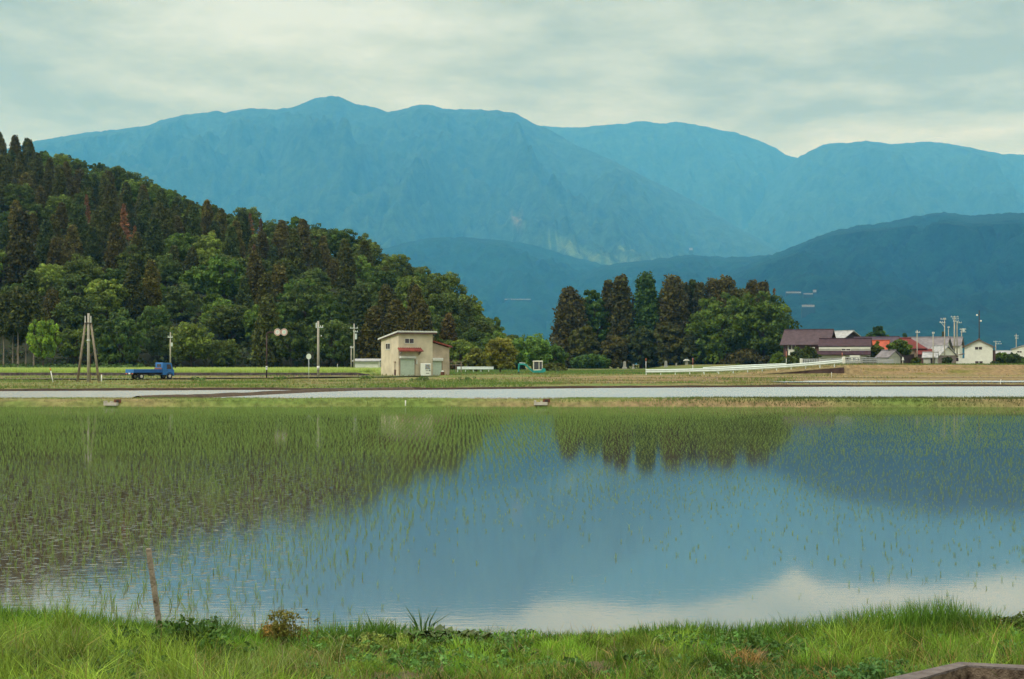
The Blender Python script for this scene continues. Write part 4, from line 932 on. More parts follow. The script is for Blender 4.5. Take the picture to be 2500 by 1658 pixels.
for y0, y1 in ((.10, .118), (Wt - .118, Wt - .10)):
    d_ = MB().prism([(x0 + .55, .72), (x1 - .28, .72), (x1 - .24, 1.22), (x1 - .46, 2.02), (x0 + .55, 2.02)], 'y', y0, y1).build('door', mblu, t)
    w0, w1 = (y0 - .012, y0 - .001) if y0 < 1 else (y1 + .001, y1 + .012)
    MB().prism([(x0 + .64, 1.32), (x1 - .36, 1.32), (x1 - .52, 1.94), (x0 + .64, 1.94)], 'y', w0, w1).build('door_window', mglass, d_)
    MB().box(x0 + .60, x0 + .74, w0 - .02, w1, 1.14, 1.18).build('door_handle', mdark, d_)
rw = MB(); rw.box(x0 - .012, x0 - .001, .52, Wt - .52, 1.60, 1.98); rw.build('rear_window', mglass, t)
def wheel(x, y, r, wdt):
    o = bpy.data.objects.new('wheel', None); C.objects.link(o); o.parent = t; o.location = (x, y, r)
    ty = MB(); ty.tube((0, -wdt/2, 0), (0, wdt/2, 0), r, n=22); ty.tube((0, -wdt/2 - .015, 0), (0, wdt/2 + .015, 0), r*.9, n=22); ty.build('tyre', mtyre, o)
    ri_ = MB(); ri_.tube((0, -wdt/2 - .03, 0), (0, wdt/2 + .03, 0), r*.56, n=16); ri_.tube((0, -wdt/2 - .06, 0), (0, wdt/2 + .06, 0), r*.22, n=10); ri_.build('rim', mrim, o)
for x, y, r_, w_ in ((1.15, .22, .37, .36), (1.15, Wt - .22, .37, .36), (x1 - .62, .24, .38, .24), (x1 - .62, Wt - .24, .38, .24)): wheel(x, y, r_, w_)
ar_ = MB()
for y0, y1 in ((.08, .14), (Wt - .14, Wt - .08)):
    for i in range(8):
        a0, a1 = math.pi*i/8, math.pi*(i+1)/8
        cx, cz, q0, q1 = x1 - .62, .40, .43, .50
        ar_.prism([(cx+q0*math.cos(a0), cz+q0*math.sin(a0)), (cx+q1*math.cos(a0), cz+q1*math.sin(a0)), (cx+q1*math.cos(a1), cz+q1*math.sin(a1)), (cx+q0*math.cos(a1), cz+q0*math.sin(a1))], 'y', y0, y1)
ar_.build('wheel_arch', mblack, t)
for y in (.30, Wt - .52): MB().rbox(x1 + .03, x1 + .09, y, y + .22, .72, .88, .02).build('headlight', mlamp, t)
for y in (.12, Wt - .42): MB().rbox(-.10, -.04, y, y + .32, .66, .79, .02).build('tail_light', morange, t)
MB().box(-.09, -.065, .80, 1.24, .66, .84).build('number_plate', mlamp, t)
fl = MB(); fl.tube((2.3, .16, .62), (3.1, .16, .62), .2, n=12); fl.build('fuel_tank', mblack, t)
mi = MB(); mi.tube((x1 - .2, .1, 1.5), (x1 + .05, -.16, 1.62), .02, n=6); mi.rbox(x1 + .02, x1 + .08, -.28, -.08, 1.42, 1.78, .015); mi.build('mirror', mblack, t)
mi = MB(); mi.tube((x1 - .2, Wt - .1, 1.5), (x1 + .05, Wt + .16, 1.62), .02, n=6); mi.rbox(x1 + .02, x1 + .08, Wt + .08, Wt + .28, 1.42, 1.78, .015); mi.build('mirror', mblack, t)
MB().rbox(x1 + .02, x1 + .10, .14, Wt - .14, .42, .62, .03).build('bumper', mblu, t)
MB().box(x0 + .62, x0 + .95, .085, .099, 1.62, 1.76).build('sticker', mlamp, t) if False else None

# ---------------------------------------------------------------- mini excavator
mteal = mat('teal paint', (0.02, 0.27, 0.25), .5, .12, 2, spec=.5); mivory = mat('ivory paint', (0.72, 0.71, 0.60), .5, .06, 2, spec=.5)
Ye = 214.0; ex = thing('excavator', 'small teal excavator with ivory cab and folded boom', 'excavator', (QX(1314, Ye), Ye, QZ(918.5, Ye)), R(4))
for y0 in (-.78, .42):
    tr = MB(); n = 10; prof = [(-.62 - .22*math.cos(a), .24 - .22*math.sin(a)) for a in np.linspace(-math.pi/2, math.pi/2, 7)] + [(.62 + .22*math.cos(a), .24 + .22*math.sin(a)) for a in np.linspace(-math.pi/2, math.pi/2, 7)]
    tr.prism(prof[::1], 'y', y0, y0 + .36); tr.build('track', mblack, ex)
MB().box(-.4, .4, -.42, .42, .25, .52).build('undercarriage', mblack, ex)
MB().prism([(-.82, .54), (.62, .54), (1.0, .66), (1.06, .98), (.92, 1.18), (.55, 1.20), (.40, .92), (-.82, .86)], 'y', -.74, .74).build('house_body', mteal, ex)
cb_ = MB()
for x, y in ((-.78, -.70), (.02, -.70), (.50, -.70), (-.78, .2), (.50, .2)): cb_.box(x, x + .09, y, y + .07, .87, 2.18)
cb_.rbox(-.84, .66, -.76, .30, 2.18, 2.32, .06); cb_.box(-.78, .58, -.70, -.64, .86, 1.02)
cab_ = cb_.build('cab', mivory, ex)
MB().box(-.70, .50, -.66, -.655, 1.02, 2.17).build('cab_window', mat('cab glass', (0.06, 0.06, 0.075), .1, .2, 2, spec=.6), cab_)
se = MB(); se.rbox(-.2, .28, -.5, .05, 1.0, 1.22, .05); se.rbox(.16, .30, -.5, .05, 1.2, 1.75, .05); se.build('seat', mdark, ex)
bo = MB(); pts = [(-.80, .72), (-1.3, 1.12), (-1.92, 1.72), (-2.3, 1.82), (-2.88, 1.80)]
for a, b_ in zip(pts[:-1], pts[1:]):
    dx, dz = b_[0]-a[0], b_[1]-a[1]; l = math.hypot(dx, dz); nx, nz = -dz/l*.13, dx/l*.13
    bo.prism([(a[0]-nx, a[1]-nz), (b_[0]-nx, b_[1]-nz), (b_[0]+nx, b_[1]+nz), (a[0]+nx, a[1]+nz)], 'y', -.12, .12)
bo.build('boom', mteal, ex)
MB().tube((-1.0, 0, .70), (-1.75, 0, 1.42), .05, n=8).build('boom_cylinder', msteel, ex)
st_ = MB(); st_.prism([(-3.04, 1.92), (-2.76, 1.86), (-2.90, .62), (-3.06, .60)], 'y', -.10, .10); st_.build('dipper_arm', mteal, ex)
MB().tube((-1.95, 0, 1.95), (-2.86, 0, 2.0), .045, n=8).build('arm_cylinder', msteel, ex)
bk = MB(); bk.prism([(-3.08, .66), (-2.88, .66), (-2.66, .34), (-2.76, .10), (-3.02, .04), (-2.90, .20), (-2.94, .42)], 'y', -.26, .26); bk.build('bucket', mdark, ex)
bl = MB(); bl.box(-1.02, -.96, -.75, .75, .08, .45); bl.box(-.98, -.5, -.3, -.2, .2, .3); bl.box(-.98, -.5, .2, .3, .2, .3); bl.build('dozer_blade', mteal, ex)

# ---------------------------------------------------------------- poles and signs
minsul = mat('white insulator', (0.66, 0.68, 0.64), .4, .05, 3)
def pole(qx, top, bot, Y, label, r=.17, arms=(), extra=None, m=None, name='utility_pole', gz=None, lean=0):
    z0 = QZ(bot, Y); Hh = QZ(top, Y) - z0; t = thing(name, label, 'utility pole', (QX(qx, Y), Y, z0))
    MB().tube((0, 0, -.6), (lean*Hh, 0, Hh), r, r*.72, n=12).build('shaft', m or mpole, t, True)
    for (zf, l, off) in arms:
        a = MB(); a.box(off - l/2, off + l/2, -.06 - r, .02 - r, Hh*zf - .05, Hh*zf + .05); a = a.build('crossarm', msteel, t)
        for k in range(3):
            x = off - l/2 + l*(k + .25)/2.5
            MB().tube((x, -.02 - r, Hh*zf + .05), (x, -.02 - r, Hh*zf + .28), .055, .045, n=8).build('insulator', minsul, a)
    return t, Hh
# three legged pole
Y3 = 164; t, Hh = pole(216, 765, 935, Y3, 'tall pole propped by two slanting legs beside the flooded field', .17)
for tx_, bx_, by_, zt in ((-.34, -1.38, .3, Hh - .95), (.26, 1.28, .05, Hh - 1.05)):
    lg = MB(); lg.tube((bx_, by_, -.4 + (.35 if bx_ < 0 else 0)), (tx_, .02, zt), .15, .11, n=10); lg.build('leg', mat('weathered pole wood', (0.26, 0.22, 0.165), .9, .2, 2) if 'weathered pole wood' not in MATS else MATS['weathered pole wood'], t, True)
cl_ = MB(); cl_.box(-.42, .42, -.20, -.12, Hh - 1.18, Hh - 1.08); cl_ = cl_.build('crossarm', mdark, t)
for x in (-.33, .33): MB().tube((x, -.16, Hh - 1.08), (x, -.16, Hh - .30), .06, .05, n=8).build('insulator', minsul, cl_)
bd = MB(); bd.tube((0, 0, Hh*.60), (0, 0, Hh*.60 + .16), .19, n=12); bd.build('steel_band', msteel, t, True)
bd = MB(); bd.tube((.22, .05, -.1), (.22, .05, 3.3), .03, n=6); bd.build('guy_rod', mrust, t)
# thinner poles
t, Hh = pole(416, 811, 902, 232, 'slim utility pole rising behind the truck cab', .13, arms=((.86, .8, .0),))
MB().box(.10, .36, -.12, .12, Hh*.62, Hh*.72).build('junction_box', msteel, t)
t, Hh = pole(777, 784, 923, 196, 'thick concrete pole with white band between mirror and storehouse', .19, arms=((.89, .7, .35),))
MB().tube((0, 0, 1.15), (0, 0, 1.65), .19, n=14).build('white_band', minsul, t, True)
MB().box(-.34, -.18, -.1, .1, Hh*.88, Hh*.97).build('transformer', msteel, t)
MB().ball((.42, -.02, Hh*.74), .08, .08, .09).build('lamp', mlamp, t)
t, Hh = pole(864.5, 790, 903, 262, 'grey utility pole with box above the storehouse', .15, arms=((.90, 1.5, .0), (.82, .8, .3)))
MB().tube((.34, 0, Hh*.66), (.34, 0, Hh*.78), .2, n=12).build('transformer', msteel, t)
pole(857.5, 845, 903, 258, 'short pole just left of the storehouse', .12, arms=((.93, .6, .1),))
# village poles
for (qx, top, bot, Y, lab, arms, r_) in [
    (2239, 806, 891, 288, 'grey pole in front of the red roofed house', ((.93, .9, .1),), .12),
    (2278, 810, 891, 290, 'pale pole in front of the barn roof', ((.95, .5, 0),), .12),
    (2306, 776, 892, 300, 'tall pole at the barn gable with slanting arm', ((.97, 1.2, -.3), (.90, 1.2, -.5)), .13),
    (2315.5, 797, 850, 400, 'distant thin pole behind the tall white house', ((.95, .6, 0),), .12),
    (2330, 772, 868, 345, 'thicker of two close poles with stacked crossarms', ((.98, 1.9, .0), (.93, 1.6, .2), (.87, 1.4, .3)), .2),
    (2336.5, 784, 868, 345.8, 'thinner of two close poles', ((.95, 1.2, .5),), .16),
    (2347.5, 802, 858, 380, 'pole carrying a transformer right of the two close poles', ((.96, 1.8, .3), (.84, 1.5, .4)), .15),
    (2431, 832, 870, 420, 'far pole cluster right of the white gabled house', ((.93, 2.2, .3), (.8, 1.8, .8)), .16),
    (2481, 815, 870, 430, 'far thin pole above the village end houses', ((.9, 1.2, 0), (.8, 1.0, .1)), .15)]:
    t, Hh = pole(qx, top, bot, Y, lab, r_, arms)
    if 'transformer' in lab: MB().tube((.55, 0, Hh*.86), (.55, 0, Hh*1.0), .32, n=12).build('transformer', msteel, t)
    if 'slanting' in lab: MB().tube((0, -.1, Hh*.80), (-.95, -.1, Hh*.93), .05, n=6).build('brace', msteel, t)
t, Hh = pole(2390.5, 758, 868, 350, 'tall black pole with two white lamps behind the white gabled house', .16, m=mdark)
for dx, z in ((-.55, .90), (.40, .77)):
    a = MB(); a.tube((0, 0, Hh*z + .05), (dx, -.05, Hh*z), .04, n=6); a = a.build('lamp_arm', mdark, t); MB().ball((dx, -.05, Hh*z - .05), .24, .24, .22).build('lamp', mlamp, a)

# twin round signs hung from a mast arm
Ys = 189; gz0 = QZ(919, Ys)
t = thing('road_sign', 'pair of red ringed round signs on a brown mast arm', 'road sign', (QX(651, Ys), Ys, gz0))
zs = QZ(811, Ys) - gz0
ps = MB(); ps.tube((0, 0, -.4), (0, 0, zs - .4), .09, .075, n=10); pp = Vector((0, 0, zs - .4))
for k in range(1, 6):
    a = k/5*math.pi/2; q_ = Vector((.4 - .4*math.cos(a), 0, zs - .4 + .4*math.sin(a))); ps.tube(pp, q_, .075, n=10); pp = q_
ps.tube(pp, (2.9, 0, zs), .07, .055, n=10); ps.build('mast', mat('brown painted steel', (0.06, 0.032, 0.025), .6, .15, 3), t, True)
for z0 in (.9, 1.18): MB().tube((0, 0, z0), (0, 0, z0 + .2), .13, n=12).build('reflector_band', mlamp, t)
mredp = mat('faded red sign paint', (0.50, 0.20, 0.14), .5, .08, 4); mcyan = mat('pale teal sign paint', (0.46, 0.62, 0.58), .5, .08, 4)
def disc(mb, cx, cz, r0, y, n=28, rz_=1.14):
    mb.prism([(cx + r0*math.cos(2*math.pi*i/n), cz + r0*rz_*math.sin(2*math.pi*i/n)) for i in range(n)], 'y', y, y + .02); return mb
for k, qx in enumerate((678, 694)):
    cx = QX(qx, Ys) - QX(651, Ys)
    p = disc(MB(), cx, zs, .455, -.14, rz_=1.06).build('sign_plate', minsul, t)
    ring = MB(); n = 28
    for i in range(n):
        a0, a1 = 2*math.pi*i/n, 2*math.pi*(i+1)/n; q0, q1 = .335, .415
        ring.prism([(cx+q0*math.cos(a0), zs+q0*1.06*math.sin(a0)), (cx+q1*math.cos(a0), zs+q1*1.06*math.sin(a0)), (cx+q1*math.cos(a1), zs+q1*1.06*math.sin(a1)), (cx+q0*math.cos(a1), zs+q0*1.06*math.sin(a1))], 'y', -.150, -.141)
    ring.build('red_ring', mredp, p)
    sy = MB()
    if k == 0: sy.prism([(cx-.10, zs+.02), (cx+.05, zs+.16), (cx+.09, zs+.13), (cx+.03, zs-.14), (cx-.03, zs-.14), (cx-.01, zs+.0)], 'y', -.150, -.141)
    else: disc(sy, cx + .01, zs, .13, -.161)
    sy.build('symbol', mcyan, p)
# round pale sign back on a thin post
Ym = 186; zb = QZ(924, Ym); t = thing('round_sign', 'single pale round sign seen from behind on a thin post', 'road sign', (QX(754, Ym), Ym, zb))
zz = QZ(870.5, Ym) - zb
MB().tube((0, 0, -.4), (0, 0, zz), .035, n=10).build('post', msteel, t, True)
disc(MB(), 0, zz, .325, -.06).build('sign_plate', mat('pale sign back', (0.62, 0.70, 0.62), .5, .05, 3), t)
MB().box(-.05, .05, -.035, .0, zz - .2, zz + .2).build('bracket', msteel, t)

# ---------------------------------------------------------------- guard rails, snow poles, bridge rail, pillars
def rail(name, label, pts, hgt, gap=1.95, group=None, depth=.07, bh=.36, post_h=None):
    """pts: (x, y, z ground); a W beam on posts"""
    p0 = Vector(pts[0]); t = thing(name, label, 'guard rail', p0, 0, group); P_ = [Vector(p) - p0 for p in pts]
    bm_ = MB(); prof = [(0, hgt), (-.06, hgt - bh*.25), (0, hgt - bh*.5), (-.06, hgt - bh*.75), (0, hgt - bh), (.02, hgt - bh), (.02, hgt)]
    V = []; n = len(prof)
    for i, p in enumerate(P_):
        d = (P_[min(i+1, len(P_)-1)] - P_[max(i-1, 0)]); nr = Vector((-d.y, d.x, 0)).normalized()
        V += [(p.x + nr.x*a, p.y + nr.y*a, p.z + b_) for a, b_ in prof]
    bm_.add(V, [(i*n+j, i*n+(j+1) % n, (i+1)*n+(j+1) % n, (i+1)*n+j) for i in range(len(P_)-1) for j in range(n)] + [tuple(range(n)), tuple(range((len(P_)-1)*n, len(P_)*n))])
    bm_.build('beam', mrail, t)
    acc = 0; nxt = .1
    for a, b_ in zip(P_[:-1], P_[1:]):
        l = (b_ - a).length
        while nxt <= acc + l:
            p = a.lerp(b_, (nxt - acc)/l); MB().tube((p.x, p.y + .08, p.z - .4), (p.x, p.y + .08, p.z + hgt - .02), .06, n=8).build('post', mrail, t); nxt += gap
        acc += l
    return t
def rampz_at(qx, Y): 
    X = QX(qx, Y); return (X, Y, float(ground_z(X, Y)) )
fr = []
for qx, top in [(1576, 902), (1640, 901), (1690, 900), (1740, 899), (1780, 897.5), (1830, 895), (1880, 892), (1930, 888.5), (1980, 884.5), (2020, 881), (2056, 877.5)]:
    Y = 191.2; fr.append((QX(qx, Y), Y, QZ(top, Y) - .80))
rail('guard_rail', 'long white guard rail climbing the near side of the bridge ramp', fr, .80, bh=.46)
fr = []
for qx, top in [(1716, 896.5), (1760, 894.5), (1800, 892), (1850, 889.5), (1890, 888), (1920, 887)]:
    Y = 201; fr.append((QX(qx, Y), Y, QZ(top, Y) - .78))
rail('guard_rail', 'shorter white guard rail on the far side of the ramp', fr, .78, bh=.40)
rail('guard_rail', 'white guard rail behind the olive willow like tree', [(QX(q_, 238), 238, 1.02) for q_ in (1116, 1140, 1165, 1185, 1205)], QZ(895.5, 238) - 1.02, gap=1.3, bh=.48)
def snow_pole(qx, top, bot, Y, label, lean=0, red=.35, bands=3, r=.035, name='snow_pole'):
    z0 = QZ(bot, Y); Hh = QZ(top, Y) - z0; t = thing(name, label, 'marker pole', (QX(qx, Y), Y, z0))
    MB().tube((0, 0, -.3), (lean*Hh*(1-red), 0, Hh*(1-red)), r, n=8).build('shaft', minsul, t, True)
    MB().tube((lean*Hh*(1-red), 0, Hh*(1-red)), (lean*Hh, 0, Hh), r*1.15, n=8).build('red_tip', mredp if red > .2 else morange, t, True)
for qx, top, bot, Y, lab in [(1577, 875, 908, 191.5, 'red and white snow pole at the low end of the near guard rail'), (1691.5, 874, 906, 191.6, 'red and white snow pole where the two guard rails meet'), (1919.5, 858, 890, 200.8, 'red and white snow pole at the high end of the far guard rail'), (2056, 861, 882, 191.8, 'thin reddish pole at the top of the ramp')]:
    snow_pole(qx, top, bot, Y, lab, red=.55 if qx != 1577 else .2)
snow_pole(132, 899, 939, 160, 'leaning white marker pole with orange tip', lean=-.24, red=.16, r=.055)
snow_pole(248, 914, 937, 161, 'short plain white marker post beside the three legged pole', red=.02, r=.06, name='marker_post')
for qx, top, bot, Y, lab in [(290, 898, 909, 240, 'tiny white stake in the barley left of the truck'), (824, 888, 904, 255, 'white stake at the forest edge before the storehouse'), (2030, 908.5, 918, 176, 'small pale stake below the dry levee'), (2440, 926, 945, 152, 'leaning pale stick at the water edge far right')]:
    snow_pole(qx, top, bot, Y, lab, red=.02, r=.03, lean=.2 if qx == 2440 else 0, name='marker_stake')
# retaining wall of the ramp and the dark wall below the barley
mstone = mat('dark stained stone wall', (0.045, 0.024, 0.022), .9, .4, 1.2, .5, col2=(0.10, 0.06, 0.05))
X0, X1 = QX(1822, 190.8), QX(2059, 190.8)
w_ = MB(); n = 14; tp = [(lerp(X0, X1, i/n), float(np.interp(1250 + FQ*lerp(X0, X1, i/n)/190.8, [1822, 1900, 2000, 2059], [EYE - (916.5-890)/FQ*190.8, EYE - (911-890)/FQ*190.8, EYE - (902-890)/FQ*190.8, EYE - (897-890)/FQ*190.8]))) for i in range(n+1)]
w_.prism([(X0, .8), (X1, .8)] + tp[::-1], 'y', 190.35, 190.75); t = w_.build('retaining_wall', mstone); tag(t, 'dark stone retaining wall under the bridge ramp', 'retaining wall')
cp = MB(); 
for a, b_ in zip(tp[:-1], tp[1:]): cp.prism([(a[0], a[1] + .001), (b_[0], b_[1] + .001), (b_[0], b_[1] + .12), (a[0], a[1] + .12)], 'y', 190.30, 190.80)
cp.build('coping', mat('dry grass coping', (0.30, 0.24, 0.13), .9, .2, 3), t)
w_ = MB(); xs_ = np.linspace(-74, -20.3, 28)
for a, b_ in zip(xs_[:-1], xs_[1:]):
    za, zb_ = (float(ground_z(v_, 204.5)) - .07 - .1*abs(fbm(v_*.3, 1)) for v_ in (a, b_)); w_.prism([(a, .3), (b_, .3), (b_, zb_), (a, za)], 'y', 202.6, 203.1)
tag(w_.build('terrace_wall', mat('dark purplish wall', (0.055, 0.042, 0.048), .9, .35, 2.5, .5, col2=(0.12, 0.095, 0.10))), 'low dark wall along the front of the bright green field', 'retaining wall')
# bridge rail: white end posts, grey lattice
mlat = mat('grey painted steel rail', (0.40, 0.43, 0.45), .5, .08, 3, spec=.5)
def lattice(t, pa, pb, hgt, nb=3, gap=.42):
    pa, pb = Vector(pa), Vector(pb); rl_ = MB(); ps_ = MB(); l = (pb - pa).length
    for k in range(nb): 
        z = hgt*(k + 1)/nb - .08; rl_.tube(pa + Vector((0, 0, z)), pb + Vector((0, 0, z)), .055, n=6, caps=True)
    for i in range(int(l/gap) + 1):
        p = pa.lerp(pb, i*gap/l); ps_.tube(p + Vector((0, 0, -.05)), p + Vector((0, 0, hgt - .06)), .045, n=6)
    rl_.build('rail', mlat, t); ps_.build('baluster', mlat, t)
Yb1 = 226; z_b = QZ(889.5, Yb1)
t = thing('bridge_railing', 'grey lattice bridge railing with white end posts', 'railing', (QX(1956, Yb1), Yb1, z_b))
xo = QX(1956, Yb1)
pts = [(1960, 226, 876, 889), (2003, 222, 877, 889), (2058, 216, 874, 886)]
pt3 = [(QX(a, y) - xo, y - Yb1, QZ(bt, y) - z_b, QZ(tp_, y) - QZ(bt, y)) for a, y, tp_, bt in pts]
for a, b_ in zip(pt3[:-1], pt3[1:]): lattice(t, a[:3], b_[:3], a[3])
for qx, Y, tp_, bt in ((1956, 226, 875.5, 891), (2060, 214, 871, 887)):
    px_, pz = QX(qx, Y) - xo, QZ(bt, Y) - z_b; hh_ = QZ(tp_, Y) - QZ(bt, Y)
    e_ = MB(); e_.rbox(px_ - .2, px_ + .2, Y - Yb1 - .2, Y - Yb1 + .2, pz - .4, pz + hh_, .04); e_.build('end_post', mwhitew, t)
t = thing('bridge_railing', 'second lattice railing curving right past the white banded house', 'railing', (QX(2066, 214), 214, QZ(887, 214)))
xo, zo = QX(2066, 214), QZ(887, 214)
pts = [(2066, 214, 872, 887), (2100, 215, 872, 885.5), (2140, 219, 875, 886.5), (2182, 226, 878, 888)]
pt3 = [(QX(a, y) - xo, y - 214, QZ(bt, y) - zo, QZ(tp_, y) - QZ(bt, y)) for a, y, tp_, bt in pts]
for a, b_ in zip(pt3[:-1], pt3[1:]): lattice(t, a[:3], b_[:3], a[3])
sl_ = MB()
for a, b_ in zip(pt3[:-1], pt3[1:]): sl_.add([(a[0], a[1]-.15, a[2]-.5), (b_[0], b_[1]-.15, b_[2]-.5), (b_[0], b_[1]-.15, b_[2]-.02), (a[0], a[1]-.15, a[2]-.02), (a[0], a[1]+.25, a[2]-.5), (b_[0], b_[1]+.25, b_[2]-.5), (b_[0], b_[1]+.25, b_[2]-.02), (a[0], a[1]+.25, a[2]-.02)], [(0,1,2,3),(4,5,6,7),(3,2,6,7),(0,1,5,4),(0,3,7,4),(1,2,6,5)])
sl_.build('kerb', mmauve, t)
t = thing('marker_arrow', 'small white arrow shaped marker before the red roofed house', 'sign', (QX(2204, 275), 275, G))
MB().tube((0, 0, -.2), (0, 0, .9), .05, n=8).build('post', mwhitew, t); MB().prism([(-.3, .85), (.3, .85), (.16, 1.0), (.16, 1.25), (0, 1.5), (-.16, 1.25), (-.16, 1.0)], 'y', -.08, -.04).build('arrow_board', mlamp, t)
# stone pillars before the grove
for qx, top, bot, lab, k in [(1525, 883, 900, 'grey stone pillar left of the near guard rail end', 1), (1625.5, 882, 899.5, 'grey stone pillar between the two left snow poles', 1), (1676, 881, 899, 'grey stone pillar with white lantern top beside second snow pole', 2), (1546, 889, 900, 'slender pale stone post beside the left stone pillar', 0), (1651, 886, 899, 'short white stone post between the two right pillars', 0)]:
    Y = 404; z0 = QZ(bot, Y); Hh = QZ(top, Y) - z0; t = thing('stone_pillar', lab, 'stone pillar', (QX(qx, Y), Y, z0)); wq = .42 if k else .22
    MB().rbox(-wq*1.6, wq*1.6, -wq*1.6, wq*1.6, -.4, Hh*.22, .06).build('plinth', mgrey, t)
    MB().prism([(-wq, Hh*.22), (wq, Hh*.22), (wq*.8, Hh), (-wq*.8, Hh)], 'y', -wq*.8, wq*.8).build('shaft', mgrey, t)
    if k == 2: MB().prism([(-.9, Hh + .01), (.9, Hh + .01), (.3, Hh + .5), (-.3, Hh + .5)], 'y', -.7, .7).build('lantern_cap', mwhitew, t)
    elif k: MB().rbox(-wq*.7, wq*.7, -wq*.6, wq*.6, Hh + .005, Hh + .12, .04).build('cap', mgrey, t)
# concrete sluices in the first bund
def sluice(qx, qy, Y, label, s=1.0):
    t = thing('sluice_box', label, 'sluice box', (QX(qx, Y), Y, QZ(qy, Y)), R(-8)); mcon = mat('pale concrete', (0.50, 0.47, 0.40), .9, .15, 3, .3) if 'pale concrete' not in MATS else MATS['pale concrete']
    b_ = MB(); b_.box(-.55*s, .55*s, -.12, .25, -.12, .06); b_.box(-.55*s, -.42*s, -.12, .25, .06, .17); b_.box(.0, .1*s, -.12, .25, .06, .15); b_.build('basin', mcon, t)
    b_ = MB(); b_.box(.15*s, .75*s, .26, .32, .05, .26); b_.build('gate_board', mrust, t)
    b_ = MB(); b_.prism([(.30*s, .09), (.62*s, .09), (.56*s, .2), (.34*s, .2)], 'y', .235, .259); b_.build('opening', mdark, t)
sluice(270, 985.5, 89.3, 'small concrete sluice in the bund near the left', .75); sluice(1320, 984.5, 89.3, 'small concrete sluice with brown board in the middle of the bund', .75)
snow_pole(990, 977, 990, 89.4, 'short dark stick standing in the bund', red=.02, r=.035, name='stick')
bpy.data.objects[-1] if False else None

# ---------------------------------------------------------------- wooden stake and concrete kerb in the foreground
Yk = 12.9; z0 = 0.12; tp_ = Q(362.5, 1339, Yk - .05); bt_ = Q(387, 1512, Yk)
t = thing('wooden_stake', 'weathered square wooden stake leaning left at the water edge', 'stake', bt_)
d = tp_ - bt_; k = .0205; a_ = MB()
V = []
for f, wdt in ((-.35, k), (0.0, k), (.35, k*1.05), (.7, k*.98), (.985, k), (1.0, k*.8)):
    c = d*f; V += [(c.x - wdt, c.y - wdt, c.z), (c.x + wdt, c.y - wdt*.9, c.z), (c.x + wdt, c.y + wdt, c.z), (c.x - wdt*.95, c.y + wdt, c.z)]
a_.add(V, [(i*4+j, i*4+(j+1) % 4, i*4+4+(j+1) % 4, i*4+4+j) for i in range(5) for j in range(4)] + [(0, 1, 2, 3), (23, 22, 21, 20)])
a_.build('shaft', mwood, t)
nl = MB(); c = d*.26; nl.tube((c.x - .008, c.y - k - .012, c.z), (c.x - .008, c.y - k + .004, c.z), .007, n=8); nl.build('nail', mrust, t)
mconc = mat('old grey concrete', (0.115, 0.095, 0.092), .95, .18, 12, .5, col2=(0.175, 0.148, 0.142))
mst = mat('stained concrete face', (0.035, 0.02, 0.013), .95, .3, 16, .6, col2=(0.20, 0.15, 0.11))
zt = .76
def gp(qx, qy): y = (EYE - zt)*FQ/(qy - 890); return ((qx - 1250)/FQ*y, y)
o1, o2, o3 = gp(2100, 1670), gp(2342, 1616), gp(2640, 1630); i1, i2, i3 = gp(2190, 1672), gp(2361, 1624), gp(2640, 1640)
o0 = (o1[0] - 1.2, o1[1] - 1.0); i0 = (i1[0] - 1.2, i1[1] - 1.0); o4 = (o3[0] + 1.2, o3[1] - .15); i4 = (i3[0] + 1.2, i3[1] - .15)
kb = MB(); kb.prism([o0, o1, o2, o3, o4, i4, i3, i2, i1, i0], 'z', .05, zt); t = kb.build('concrete_kerb', mconc); tag(t, 'stained grey concrete channel wall cutting the lower right corner', 'concrete wall')
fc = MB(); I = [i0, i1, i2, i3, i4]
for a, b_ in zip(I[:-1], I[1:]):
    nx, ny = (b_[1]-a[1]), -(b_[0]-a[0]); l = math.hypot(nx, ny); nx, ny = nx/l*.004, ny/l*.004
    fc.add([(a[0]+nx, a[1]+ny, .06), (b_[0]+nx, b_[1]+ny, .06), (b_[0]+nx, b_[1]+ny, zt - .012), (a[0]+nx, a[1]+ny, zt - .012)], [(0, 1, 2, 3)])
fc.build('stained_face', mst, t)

# ---------------------------------------------------------------- grass, crops, weeds
MG = tint_mat('grass blades', 0.35, 0.55, 0.25)
def fb(x, y, s, seed, o=3): return np.array([fbm(a*s, b_*s, seed, o) for a, b_ in zip(x, y)])
def in_kerb(x, y):   # keeps grass off the concrete
    e = np.interp(x, [o0[0], o1[0], o2[0], o3[0], o4[0]], [o0[1], o1[1], o2[1], o3[1], o4[1]])
    return (x > o0[0]) & (y < e + .05)
